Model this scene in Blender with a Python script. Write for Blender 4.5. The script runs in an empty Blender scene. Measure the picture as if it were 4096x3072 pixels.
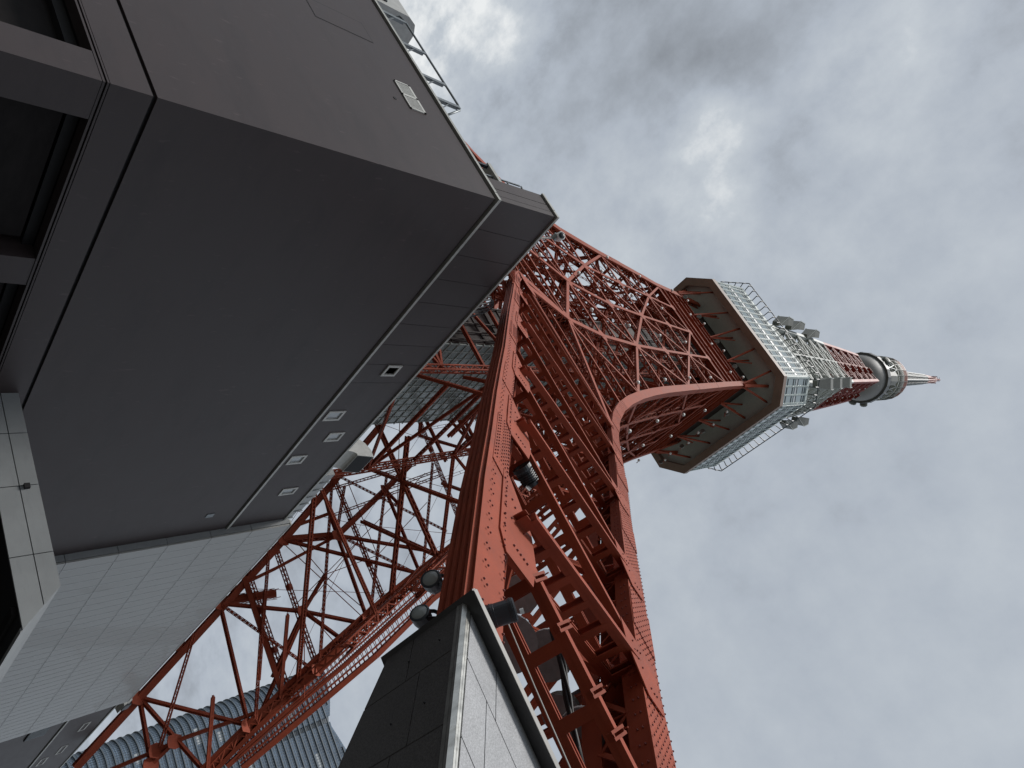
import bpy, math, random
import numpy as np
from mathutils import Vector, Matrix
random.seed(7)
sc = bpy.context.scene
COL = sc.collection
R = math.radians

# ------------------------------------------------------------------ camera
HEAD, PITCH = R(36.2), R(49.4)
fwd = Vector((math.cos(HEAD) * math.cos(PITCH), math.sin(HEAD) * math.cos(PITCH), math.sin(PITCH)))
rgt = Vector((math.sin(HEAD), -math.cos(HEAD), 0))
upv = rgt.cross(fwd)
cam = bpy.data.cameras.new('camera')
cam.sensor_width = 36.0
cam.lens = 36.0 * 2800 / 4096
cam.clip_start, cam.clip_end = 0.05, 20000
cam_o = bpy.data.objects.new('camera', cam)
mw = Matrix((upv, -rgt, -fwd)).transposed().to_4x4()   # phone held upright, so the picture lies on its side
cam_o.matrix_world = mw
COL.objects.link(cam_o)
sc.camera = cam_o

# ------------------------------------------------------------------ world: overcast sky
SUN_DIR = Vector((-0.52, 0.12, 0.84)).normalized()
wd = bpy.data.worlds.new('World'); sc.world = wd; wd.use_nodes = True
nt = wd.node_tree; nt.nodes.clear()
def N(t, **k):
    n = nt.nodes.new(t)
    for a, v in k.items(): setattr(n, a, v)
    return n
def L(a, b): nt.links.new(a, b)
def mth(op, a, b=None, clamp=False):
    n = N('ShaderNodeMath', operation=op); n.use_clamp = clamp
    for i, v in enumerate((a, b)):
        if v is None: continue
        if isinstance(v, (int, float)): n.inputs[i].default_value = v
        else: L(v, n.inputs[i])
    return n.outputs[0]
out = N('ShaderNodeOutputWorld'); bg = N('ShaderNodeBackground')
sky = N('ShaderNodeTexSky', sky_type='NISHITA'); sky.sun_disc = False
sky.sun_elevation = math.asin(SUN_DIR.z); sky.sun_rotation = math.atan2(SUN_DIR.x, SUN_DIR.y)
sky.air_density = 1.0; sky.dust_density = 2.0
tc = N('ShaderNodeTexCoord'); sep = N('ShaderNodeSeparateXYZ'); L(tc.outputs['Generated'], sep.inputs[0])
zc = mth('ADD', mth('MAXIMUM', sep.outputs[2], 0.0), 0.18)
cx_ = mth('DIVIDE', sep.outputs[0], zc); cy_ = mth('DIVIDE', sep.outputs[1], zc)
cmb = N('ShaderNodeCombineXYZ'); L(cx_, cmb.inputs[0]); L(cy_, cmb.inputs[1])
def noise(scale, detail, rough, off, dist=0.0):
    mp = N('ShaderNodeVectorMath', operation='ADD'); L(cmb.outputs[0], mp.inputs[0]); mp.inputs[1].default_value = off
    n = N('ShaderNodeTexNoise'); n.inputs['Scale'].default_value = scale; n.inputs['Detail'].default_value = detail
    n.inputs['Roughness'].default_value = rough; n.inputs['Distortion'].default_value = dist
    L(mp.outputs[0], n.inputs['Vector']); return n.outputs['Fac']
SKY_OFF = (3.1, 1.7, 0.0)
n1 = noise(2.6, 3.0, 0.5, SKY_OFF, 0.0)
n2 = noise(12.0, 10.0, 0.6, (7.3, 2.2, 4.0), 0.0)
# thinner gaps (+) and thicker bellies (-) of the cloud deck, in the plane of the deck: x, y, radius, amount
GAPS = [(0.31, 0.94, 0.14, 0.55), (0.24, 0.80, 0.06, 0.22), (0.115, 0.487, 0.05, 0.34), (0.165, 0.445, 0.05, 0.2), (0.19, 0.40, 0.05, 0.12), (-0.03, 0.41, 0.06, 0.10), (-0.07, 0.37, 0.06, 0.06),
        (0.225, 0.68, 0.11, -0.10), (0.04, 0.55, 0.11, -0.12), (0.0, 0.75, 0.2, -0.08), (0.30, -0.1, 0.35, 0.04)]
acc = mth('ADD', mth('MULTIPLY', n1, 0.5), mth('MULTIPLY', n2, 0.5))
brk = mth('ADD', mth('MULTIPLY', mth('MULTIPLY', mth('ADD', cy_, 0.05), 2.2, True), 0.85), 0.6)      # the deck breaks up towards +y
amp = mth('ADD', mth('MULTIPLY', mth('SUBTRACT', acc, 0.5), brk), 0.49)
for gx, gy, gr, ga in GAPS:
    dx = mth('SUBTRACT', cx_, gx); dy = mth('SUBTRACT', cy_, gy)
    d2 = mth('ADD', mth('MULTIPLY', dx, dx), mth('MULTIPLY', dy, dy))
    gs = mth('EXPONENT', mth('MULTIPLY', d2, -1.0 / (gr * gr)))
    amp = mth('ADD', amp, mth('MULTIPLY', mth('MULTIPLY', gs, ga), mth('ADD', mth('MULTIPLY', n2, 1.6), 0.2)))
ramp = N('ShaderNodeValToRGB'); L(amp, ramp.inputs[0])
cr = ramp.color_ramp
cr.elements[0].position = 0.12; cr.elements[0].color = (2.35, 2.55, 2.8, 1)
cr.elements[1].position = 0.98; cr.elements[1].color = (8.6, 8.8, 8.8, 1)
e = cr.elements.new(0.46); e.color = (4.4, 4.85, 5.45, 1)
e = cr.elements.new(0.70); e.color = (5.5, 5.95, 6.4, 1)
mx = N('ShaderNodeMix', data_type='RGBA'); mx.inputs['Factor'].default_value = 0.94
L(sky.outputs[0], mx.inputs['A']); L(ramp.outputs[0], mx.inputs['B'])
L(mx.outputs['Result'], bg.inputs['Color']); bg.inputs['Strength'].default_value = 0.05
L(bg.outputs[0], out.inputs[0])

sun = bpy.data.lights.new('sun', 'SUN'); sun.energy = 1.5; sun.angle = R(14); sun.color = (1, 0.97, 0.93)
sun_o = bpy.data.objects.new('sun', sun); COL.objects.link(sun_o)
sun_o.rotation_euler = (-SUN_DIR).to_track_quat('-Z', 'Y').to_euler()

sc.view_settings.view_transform = 'Standard'; sc.view_settings.look = 'None'
sc.view_settings.exposure = 1.02; sc.view_settings.gamma = 1.0; sc.view_settings.use_curve_mapping = False
sc.cycles.max_bounces = 6; sc.cycles.diffuse_bounces = 3; sc.cycles.glossy_bounces = 3

# ------------------------------------------------------------------ materials
def mat(name, col, rough=0.6, metal=0.0, var=0.15, scale=3.0, streak=None, spec=0.5, coat=0.0, bump=0.0, speck=0.0, fine=0.0, stain=None, coat_r=0.08, flecks=0.0):
    m = bpy.data.materials.new(name); m.use_nodes = True
    t = m.node_tree; b = t.nodes['Principled BSDF']
    b.inputs['Roughness'].default_value = rough; b.inputs['Metallic'].default_value = metal
    b.inputs['Specular IOR Level'].default_value = spec
    if coat: b.inputs['Coat Weight'].default_value = coat; b.inputs['Coat Roughness'].default_value = coat_r
    def nd(ty): return t.nodes.new(ty)
    tcx = nd('ShaderNodeTexCoord'); mp = nd('ShaderNodeMapping'); t.links.new(tcx.outputs['Object'], mp.inputs[0])
    if streak: mp.inputs['Scale'].default_value = streak
    n = nd('ShaderNodeTexNoise'); n.inputs['Scale'].default_value = scale; n.inputs['Detail'].default_value = 6; n.inputs['Roughness'].default_value = 0.62
    t.links.new(mp.outputs[0], n.inputs['Vector'])
    rp = nd('ShaderNodeValToRGB'); t.links.new(n.outputs['Fac'], rp.inputs[0])
    c0 = [max(0, c * (1 - var)) for c in col]; c1 = [min(1, c * (1 + var)) for c in col]
    rp.color_ramp.elements[0].position = 0.32; rp.color_ramp.elements[0].color = (*c0, 1)
    rp.color_ramp.elements[1].position = 0.68; rp.color_ramp.elements[1].color = (*c1, 1)
    cout = rp.outputs[0]
    if fine or speck:
        n3 = nd('ShaderNodeTexNoise'); n3.inputs['Scale'].default_value = speck or 60; n3.inputs['Detail'].default_value = 3
        t.links.new(tcx.outputs['Object'], n3.inputs['Vector'])
        r3 = nd('ShaderNodeMapRange'); r3.inputs['From Min'].default_value = 0.3; r3.inputs['From Max'].default_value = 0.7
        r3.inputs['To Min'].default_value = 1 - fine; r3.inputs['To Max'].default_value = 1 + fine
        t.links.new(n3.outputs['Fac'], r3.inputs['Value'])
        mm = nd('ShaderNodeMix'); mm.data_type = 'RGBA'; mm.blend_type = 'MULTIPLY'; mm.inputs['Factor'].default_value = 1
        t.links.new(cout, mm.inputs['A']); t.links.new(r3.outputs[0], mm.inputs['B']); cout = mm.outputs['Result']
    if stain:
        n4 = nd('ShaderNodeTexNoise'); n4.inputs['Scale'].default_value = stain[0]; n4.inputs['Detail'].default_value = 8; n4.inputs['Roughness'].default_value = 0.7
        mp4 = nd('ShaderNodeMapping'); mp4.inputs['Scale'].default_value = stain[1]; mp4.inputs['Location'].default_value = (5.2, 3.3, 1.1)
        t.links.new(tcx.outputs['Object'], mp4.inputs[0]); t.links.new(mp4.outputs[0], n4.inputs['Vector'])
        r4 = nd('ShaderNodeMapRange'); r4.inputs['From Min'].default_value = 0.52; r4.inputs['From Max'].default_value = 0.75
        r4.inputs['To Min'].default_value = 0; r4.inputs['To Max'].default_value = stain[3]
        t.links.new(n4.outputs['Fac'], r4.inputs['Value'])
        m4 = nd('ShaderNodeMix'); m4.data_type = 'RGBA'; t.links.new(r4.outputs[0], m4.inputs['Factor'])
        t.links.new(cout, m4.inputs['A']); m4.inputs['B'].default_value = (*stain[2], 1); cout = m4.outputs['Result']
    if flecks:
        n5 = nd('ShaderNodeTexNoise'); n5.inputs['Scale'].default_value = 5.0; n5.inputs['Detail'].default_value = 4
        mp5 = nd('ShaderNodeMapping'); mp5.inputs['Scale'].default_value = (1, 1, .35); mp5.inputs['Rotation'].default_value = (.35, .3, 0)
        t.links.new(tcx.outputs['Object'], mp5.inputs[0]); t.links.new(mp5.outputs[0], n5.inputs['Vector'])
        r5 = nd('ShaderNodeMapRange'); r5.inputs['From Min'].default_value = 0.66; r5.inputs['From Max'].default_value = 0.74; r5.inputs['To Max'].default_value = flecks
        t.links.new(n5.outputs['Fac'], r5.inputs['Value'])
        m5 = nd('ShaderNodeMix'); m5.data_type = 'RGBA'; t.links.new(r5.outputs[0], m5.inputs['Factor']); t.links.new(cout, m5.inputs['A']); m5.inputs['B'].default_value = (col[0] * 2.2, col[1] * 2.2, col[2] * 2.2, 1); cout = m5.outputs['Result']
    t.links.new(cout, b.inputs['Base Color'])
    rr = nd('ShaderNodeMapRange'); rr.inputs['To Min'].default_value = max(0.02, rough - 0.08); rr.inputs['To Max'].default_value = min(1, rough + 0.08)
    t.links.new(n.outputs['Fac'], rr.inputs['Value']); t.links.new(rr.outputs[0], b.inputs['Roughness'])
    if bump:
        bp = nd('ShaderNodeBump'); bp.inputs['Strength'].default_value = bump; bp.inputs['Distance'].default_value = 0.02
        t.links.new(n.outputs['Fac'], bp.inputs['Height']); t.links.new(bp.outputs[0], b.inputs['Normal'])
    return m
M = {}
M['red'] = mat('tower_red_paint', (0.28, 0.056, 0.027), 0.62, var=0.14, scale=1.3, spec=0.16, fine=0.08, stain=(1.1, (1, 1, 0.22), (0.17, 0.045, 0.028), 0.6))
M['red_up'] = mat('upper_red_paint', (0.26, 0.035, 0.024), 0.6, var=0.12, scale=0.4)
M['white_up'] = mat('upper_white_paint', (0.50, 0.52, 0.50), 0.6, var=0.12, scale=0.4)
M['mast_white'] = mat('mast_white_paint', (0.30, 0.31, 0.31), 0.6, var=0.3, scale=1.5)
M['rivet'] = mat('rivet_paint', (0.20, 0.032, 0.02), 0.5, var=0.1)
M['wall'] = mat('dark_stone_wall', (0.046, 0.0345, 0.0345), 0.5, var=0.07, scale=0.5, streak=(1, 1, 3.0), spec=0.4, bump=0.06, flecks=0.45, fine=0.07, stain=(0.35, (0.6, 0.6, 2.2), (0.027, 0.021, 0.022), 0.6))
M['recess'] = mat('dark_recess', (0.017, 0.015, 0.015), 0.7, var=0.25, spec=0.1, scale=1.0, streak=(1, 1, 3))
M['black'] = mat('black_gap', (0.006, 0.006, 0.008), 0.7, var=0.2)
M['trim'] = mat('pale_metal_trim', (0.42, 0.42, 0.39), 0.45, metal=0.2, var=0.14, scale=4)
M['panel'] = mat('pale_metal_panel', (0.34, 0.34, 0.325), 0.35, var=0.02, scale=0.6, spec=0.5, coat=0.12, coat_r=0.02)
M['panel_joint'] = mat('panel_joint', (0.52, 0.53, 0.53), 0.5, var=0.05)
M['stone'] = mat('grey_canopy_stone', (0.27, 0.285, 0.29), 0.6, var=0.06, scale=1.2, fine=0.05, stain=(1.2, (1, 1, 4), (0.19, 0.195, 0.2), 0.4))
M['granite_shaded'] = mat('shaded_granite', (0.09, 0.085, 0.082), 0.45, var=0.12, scale=4, fine=0.55, speck=55, bump=0.1)  # +y side of the plinth: its shade is put into the stone colour
M['granite_lit'] = mat('lit_granite', (0.31, 0.315, 0.325), 0.5, var=0.08, scale=4, fine=0.28, speck=60)  # -x side of the plinth: light on it put into a paler colour
M['steel'] = mat('brushed_steel', (0.52, 0.52, 0.49), 0.33, metal=0.75, var=0.2, scale=9, streak=(1, 1, 0.3), stain=(14, (1, 1, 0.35), (0.22, 0.2, 0.16), 0.6))
M['coping'] = mat('coping_metal', (0.07, 0.068, 0.068), 0.4, metal=0.3, var=0.15)
M['coping_edge'] = mat('coping_edge', (0.36, 0.35, 0.33), 0.5, var=0.15)
M['grey_metal'] = mat('galvanised_metal', (0.22, 0.24, 0.25), 0.45, metal=0.5, var=0.15, scale=6)
M['louvre'] = mat('louvre_metal', (0.55, 0.55, 0.52), 0.5, var=0.06)
M['dark_metal'] = mat('dark_metal', (0.022, 0.026, 0.033), 0.4, var=0.1)
M['cable'] = mat('black_cable', (0.012, 0.012, 0.013), 0.6, var=0.1)
M['white'] = mat('white_enamel', (0.78, 0.79, 0.78), 0.4, var=0.06)
M['lens'] = mat('lamp_glass', (0.28, 0.30, 0.29), 0.12, var=0.1)
M['duct'] = mat('duct_sheet_metal', (0.45, 0.45, 0.43), 0.5, metal=0.2, var=0.1)
M['roofing'] = mat('roof_cladding', (0.40, 0.41, 0.41), 0.5, var=0.05)
M['deck_wall'] = mat('deck_cladding', (0.50, 0.56, 0.55), 0.45, var=0.06)
M['deck_glass'] = mat('deck_window_glass', (0.24, 0.30, 0.315), 0.1, var=0.1, scale=0.25, spec=0.8)
M['deck_spandrel'] = mat('deck_spandrel', (0.42, 0.45, 0.47), 0.4, var=0.05)
M['mullion'] = mat('deck_mullion', (0.03, 0.04, 0.05), 0.5, var=0.1)
M['fascia'] = mat('deck_fascia', (0.27, 0.2, 0.17), 0.6, var=0.12, scale=0.7)
M['soffit_beam'] = mat('deck_soffit_beam', (0.42, 0.34, 0.30), 0.7, var=0.12)
M['soffit'] = mat('deck_soffit', (0.13, 0.11, 0.098), 0.7, var=0.2, scale=0.5)
M['core_glass'] = mat('core_glass', (0.20, 0.245, 0.24), 0.15, var=0.35, scale=0.25, streak=(1, 1, 2.5), spec=0.7)
M['core_frame'] = mat('core_frame', (0.36, 0.40, 0.38), 0.5, var=0.1)
M['core_dark'] = mat('core_dark_cladding', (0.035, 0.022, 0.019), 0.7, var=0.2)
M['drum_grey'] = mat('top_deck_soffit', (0.24, 0.235, 0.23), 0.6, var=0.07, scale=0.3)
M['drum_dark'] = mat('top_deck_ring', (0.10, 0.105, 0.11), 0.5, var=0.1)
M['drum_white'] = mat('top_drum_white', (0.72, 0.73, 0.69), 0.5, var=0.06)
M['drum_red'] = mat('top_drum_red', (0.42, 0.15, 0.11), 0.5, var=0.08)
M['antenna_grey'] = mat('antenna_grey', (0.13, 0.135, 0.12), 0.55, var=0.12, scale=0.6)
M['tower_glass'] = mat('skyscraper_glass', (0.12, 0.17, 0.235), 0.14, var=0.4, scale=0.12, streak=(1, 1, 3), spec=0.9)
M['tower_ledge'] = mat('skyscraper_ledge', (0.10, 0.12, 0.14), 0.4, var=0.08)
M['tower_fin'] = mat('skyscraper_mullion', (0.10, 0.13, 0.165), 0.4, var=0.1)
M['window'] = mat('window_glass', (0.40, 0.43, 0.45), 0.15, var=0.08, spec=0.8)
M['city_ground'] = mat('city_ground', (0.09, 0.095, 0.075), 0.9, var=0.3, scale=0.02)
M['shaded_paving'] = mat('shaded_paving', (0.05, 0.049, 0.047), 0.85, var=0.2, scale=0.3)  # near ground darker than the far sheet: its shading is put into the colour

# ------------------------------------------------------------------ mesh builder
def tag(o, label=None, cat=None, group=None, kind=None):
    if label: o['label'] = label
    if cat: o['category'] = cat
    if group: o['group'] = group
    if kind: o['kind'] = kind
    return o
def empty(name, loc, label, cat, group=None):
    o = bpy.data.objects.new(name, None); o.location = loc; o.empty_display_size = 0.5
    COL.objects.link(o); return tag(o, label, cat, group)
def V3(p): return np.array(p, float)
def nrm(v):
    l = np.linalg.norm(v); return v / l if l > 1e-9 else v
class MB:
    def __init__(s, origin=(0, 0, 0)): s.v = []; s.f = []; s.mi = []; s.o = V3(origin); s.cur = 0
    def quadmesh(s, vs, fs):
        b = len(s.v); s.v += [tuple(V3(v) - s.o) for v in vs]
        s.f += [tuple(b + i for i in f) for f in fs]; s.mi += [s.cur] * len(fs)
    def hexa(s, c, caps=True):          # c: 8 corners, bottom 4 then top 4 (same winding)
        fs = [(0, 1, 5, 4), (1, 2, 6, 5), (2, 3, 7, 6), (3, 0, 4, 7)]
        if caps: fs += [(3, 2, 1, 0), (4, 5, 6, 7)]
        s.quadmesh(c, fs)
    def box(s, x0, x1, y0, y1, z0, z1):
        s.hexa([(x0, y0, z0), (x1, y0, z0), (x1, y1, z0), (x0, y1, z0), (x0, y0, z1), (x1, y0, z1), (x1, y1, z1), (x0, y1, z1)])
    def frame(s, p, q, n):
        d = nrm(q - p); n = V3(n); n = n - d * np.dot(n, d); n = nrm(n); return d, n, np.cross(d, n)
    def beam(s, p, q, W, H, n=(0, 0, 1), caps=True, oN=0.0, oS=0.0):
        p = V3(p); q = V3(q); d, n, t = s.frame(p, q, n); c = []
        for e in (p, q):
            e = e + n * oN + t * oS
            c += [e - t * W / 2 - n * H / 2, e + t * W / 2 - n * H / 2, e + t * W / 2 + n * H / 2, e - t * W / 2 + n * H / 2]
        s.hexa(c, caps)
    def tube(s, pts, r, k=8, caps=True):
        pts = [V3(p) for p in pts]; rings = []
        for i, p in enumerate(pts):
            d = nrm(pts[min(i + 1, len(pts) - 1)] - pts[max(i - 1, 0)])
            a = nrm(np.cross(d, (0.31, 0.17, 0.93) if abs(d[2]) < 0.9 else (1, 0.2, 0))); b = np.cross(d, a)
            rings.append([p + r * (a * math.cos(2 * math.pi * j / k) + b * math.sin(2 * math.pi * j / k)) for j in range(k)])
        s.sweep(rings, caps)
    def sweep(s, rings, caps=True, closed=True):
        k = len(rings[0]); vs = [v for r in rings for v in r]; fs = []
        for i in range(len(rings) - 1):
            for j in range(k if closed else k - 1):
                fs.append((i * k + j, i * k + (j + 1) % k, (i + 1) * k + (j + 1) % k, (i + 1) * k + j))
        if caps and closed: fs += [tuple(range(k - 1, -1, -1)), tuple((len(rings) - 1) * k + j for j in range(k))]
        s.quadmesh(vs, fs)
    def lathe(s, c, axis, prof, k=24):
        c = V3(c); d = nrm(V3(axis)); a = nrm(np.cross(d, (0.31, 0.17, 0.93) if abs(d[2]) < 0.9 else (1, 0.0, 0))); b = np.cross(d, a)
        s.sweep([[c + d * h + max(r, 1e-4) * (a * math.cos(2 * math.pi * j / k) + b * math.sin(2 * math.pi * j / k)) for j in range(k)] for r, h in prof])
    def prism(s, poly, n, th):           # planar polygon extruded along n (front at poly, back at -n*th)
        n = nrm(V3(n)); a = [V3(p) for p in poly]; b = [p - n * th for p in a]; k = len(a)
        fs = [tuple(range(k)), tuple(range(2 * k - 1, k - 1, -1))] + [(i, k + i, k + (i + 1) % k, (i + 1) % k) for i in range(k)]
        s.quadmesh(a + b, fs)
    def dome(s, p, n, r, h, k=6):
        p = V3(p); n = nrm(V3(n)); a = nrm(np.cross(n, (0.2, 0.3, 0.93))); b = np.cross(n, a)
        ring = [p + r * (a * math.cos(6.2832 * j / k) + b * math.sin(6.2832 * j / k)) for j in range(k)]
        r2 = [p + n * h + 0.55 * r * (a * math.cos(6.2832 * j / k) + b * math.sin(6.2832 * j / k)) for j in range(k)]
        s.quadmesh(ring + r2, [(j, (j + 1) % k, k + (j + 1) % k, k + j) for j in range(k)] + [tuple(k + j for j in range(k))])
    def flange(s, p, q, W, H, n, t=0.05, pitch=None, sides=(-1, 1)):   # plates on the n+ / n- sides, zigzag lacing between
        p = V3(p); q = V3(q); d, n, tt = s.frame(p, q, n); Ln = np.linalg.norm(q - p)
        s.beam(p, q, W, t, n, oN=H / 2 - t / 2); s.beam(p, q, W, t, n, oN=-H / 2 + t / 2)
        h2 = H / 2 - t; k = max(2, int(round(Ln / (pitch or H * 0.85))))
        for sd in sides:
            for i in range(k):
                a = p + d * (Ln * i / k) + tt * sd * (W / 2 - 0.03); b = p + d * (Ln * (i + 1) / k) + tt * sd * (W / 2 - 0.03)
                u, v = (a + n * h2, b - n * h2) if i % 2 else (a - n * h2, b + n * h2)
                s.beam(u, v, 0.04, min(0.14, H * 0.17), n if abs(np.dot(nrm(v - u), n)) < .95 else d, caps=False)
            s.beam(p, q, 0.05, 0.1, n, oN=H / 2 - 0.09, oS=sd * (W / 2 - 0.025)); s.beam(p, q, 0.05, 0.1, n, oN=-H / 2 + 0.09, oS=sd * (W / 2 - 0.025))
    def open4(s, p, q, W, H, n, r=0.1, pitch=None, both=True):          # four corner angles with lacing on four sides
        p = V3(p); q = V3(q); d, n, tt = s.frame(p, q, n); Ln = np.linalg.norm(q - p)
        for a in (-1, 1):
            for b in (-1, 1): s.beam(p, q, r, r, n, oN=a * H / 2, oS=b * W / 2)
        k = max(2, int(round(Ln / (pitch or max(W, H)))))
        for (ax, la, ox, lo) in (((tt), W, n, H), ((n), H, tt, W)):
            if la < 0.05: continue
            for sd in ((-1, 1) if lo > 0.02 else (1,)):
                for i in range(k):
                    a = p + d * (Ln * i / k) + ox * sd * lo / 2; b = p + d * (Ln * (i + 1) / k) + ox * sd * lo / 2
                    u, v = (a + ax * la / 2, b - ax * la / 2) if i % 2 else (a - ax * la / 2, b + ax * la / 2)
                    s.beam(u, v, r * 0.6, r * 0.45, ox, caps=False)
    def ladder(s, p, q, W, H, n, pitch=1.05, batt=0.26, t=0.1):          # two channels joined by batten plates
        p = V3(p); q = V3(q); d, n, tt = s.frame(p, q, n); Ln = np.linalg.norm(q - p)
        for a in (1, -1):
            s.beam(p, q, W, t, n, oN=a * (H / 2 - t / 2))
            s.beam(p, q, t * .4, 0.16, n, oN=a * (H / 2 - 0.14), oS=W / 2 - .03); s.beam(p, q, t * .4, 0.16, n, oN=a * (H / 2 - 0.14), oS=-W / 2 + .03)
        k = max(2, int(round(Ln / pitch)))
        for sd in (-1, 1):
            for i in range(k + 1):
                b = batt * (1.6 if i in (0, k) else 1); c = p + d * (Ln * i / k)
                s.beam(c - d * b / 2, c + d * b / 2, 0.03, H - 2 * t, n, oS=sd * (W / 2 - 0.02))
    def ibeam(s, p, q, W, H, n, t=0.07):
        s.beam(p, q, W, t, n, oN=H / 2 - t / 2); s.beam(p, q, W, t, n, oN=-H / 2 + t / 2); s.beam(p, q, t, H - 2 * t, n)
    def build(s, name, m, parent=None, loc=None, kind=None, smooth=False, label=None, cat=None, group=None):
        me = bpy.data.meshes.new(name); me.from_pydata(s.v, [], s.f); ms = m if isinstance(m, (list, tuple)) else [m]
        for x in ms: me.materials.append(x)
        if len(ms) > 1: me.polygons.foreach_set('material_index', s.mi)
        if smooth: me.polygons.foreach_set('use_smooth', [True] * len(me.polygons))
        me.update(); o = bpy.data.objects.new(name, me)
        if parent is not None: o.parent = parent
        if loc is not None: o.location = loc
        elif parent is None: o.location = tuple(s.o)
        COL.objects.link(o); tag(o, label, cat, group, kind); return o
GZ = -1.6
# ------------------------------------------------------------------ ground
S = 130.0
CX, CY = .396 * S, .310 * S
g = MB(); g.quadmesh([(-3000, -3000, GZ), (3000, -3000, GZ), (3000, 3000, GZ), (-3000, 3000, GZ)], [(0, 1, 2, 3)])
g.build('ground', M['city_ground'], kind='structure')
g = MB(); g.quadmesh([(-45, -70, GZ + .004), (140, -70, GZ + .004), (140, 140, GZ + .004), (-45, 140, GZ + .004)], [(0, 1, 2, 3)])
g.build('plaza', M['shaded_paving'], kind='structure')

# ------------------------------------------------------------------ the lattice tower
_z = np.array([-.0123, .0, .09, .108, .148, .19, .225, .259, .331, .446, .556, .645, .724, .799, .875, .941, 1.03]) * S
_w = np.array([.377, .371, .326, .317, .298, .278, .262, .246, .212, .165, .1325, .1155, .106, .098, .0895, .0845, .077]) * S
def smooth(xs, ys):                              # cubic through the points, tabulated
    xs, ys = np.array(xs, float), np.array(ys, float); m = np.gradient(ys, xs); xd = np.linspace(xs[0], xs[-1], 1200); yd = []
    for x in xd:
        i = min(max(int(np.searchsorted(xs, x)) - 1, 0), len(xs) - 2); h = xs[i + 1] - xs[i]; t = (x - xs[i]) / h
        yd.append((2*t**3-3*t**2+1)*ys[i] + (t**3-2*t**2+t)*h*m[i] + (-2*t**3+3*t**2)*ys[i+1] + (t**3-t**2)*h*m[i+1])
    return xd, np.array(yd)
_wx, _wy = smooth(_z, _w)
_ox, _oy = smooth([-2, 5.86, 7.35, 8.86, 12, 16.2, 21, 28.2, 36, 43, 58], [3.6, 5.40, 5.79, 6.18, 6.88, 7.92, 9.2, 11.3, 13.5, 15.3, 12.0])
def wz(z): return float(np.interp(z, _wx, _wy))
def offz(z): return float(np.interp(z, _ox, _oy))
TO = (CX, CY, GZ)
tower = empty('lattice_tower', TO, 'tall red steel lattice tower with white bands and glazed observation deck', 'tower')
def T(): return MB(TO)
PARTS = []
def tpart(name, mb, m, rot=True, kind=None):
    o = mb.build(name, m, tower, kind=kind)
    if rot:
        PARTS.append(o); zs_ = [v[2] for v in mb.v]; xs_ = [v[0] for v in mb.v]
        zc_, xc_ = (min(zs_) + max(zs_)) / 2 + GZ, (min(xs_) + max(xs_)) / 2
        if name in ('horizontal_strut', 'vertical_strut', 'diagonal_brace', 'node_plate', 'gusset_plate') and zc_ < 88 and min(zs_) + GZ > 37: o['low'] = 1
        if name in ('leg_post', 'gusset_plate', 'plan_brace') and max(zs_) + GZ < 46: o['low'] = 2
        if name in ('horizontal_strut', 'diagonal_brace') and max(zs_) + GZ < 46: o['low'] = 2
        if name in ('inner_strut', 'plan_brace') and zc_ < 62: o['low'] = 1
    return o
def fxn(z):                                    # outward normal of the face x = CX - w(z)
    s = (wz(z + 1) - wz(z - 1)) / 2; return nrm(np.array([-1, 0, -s]))
def FX(f_off, z, inn=0.0):                      # f_off: metres from the axis along y
    n = fxn(z); return np.array([CX - wz(z), CY + f_off, z]) - n * inn
LEV = [43.5, 57.8, 70.6, 83.3, 94.0, 104.0, 113.5, 122.0]
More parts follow.
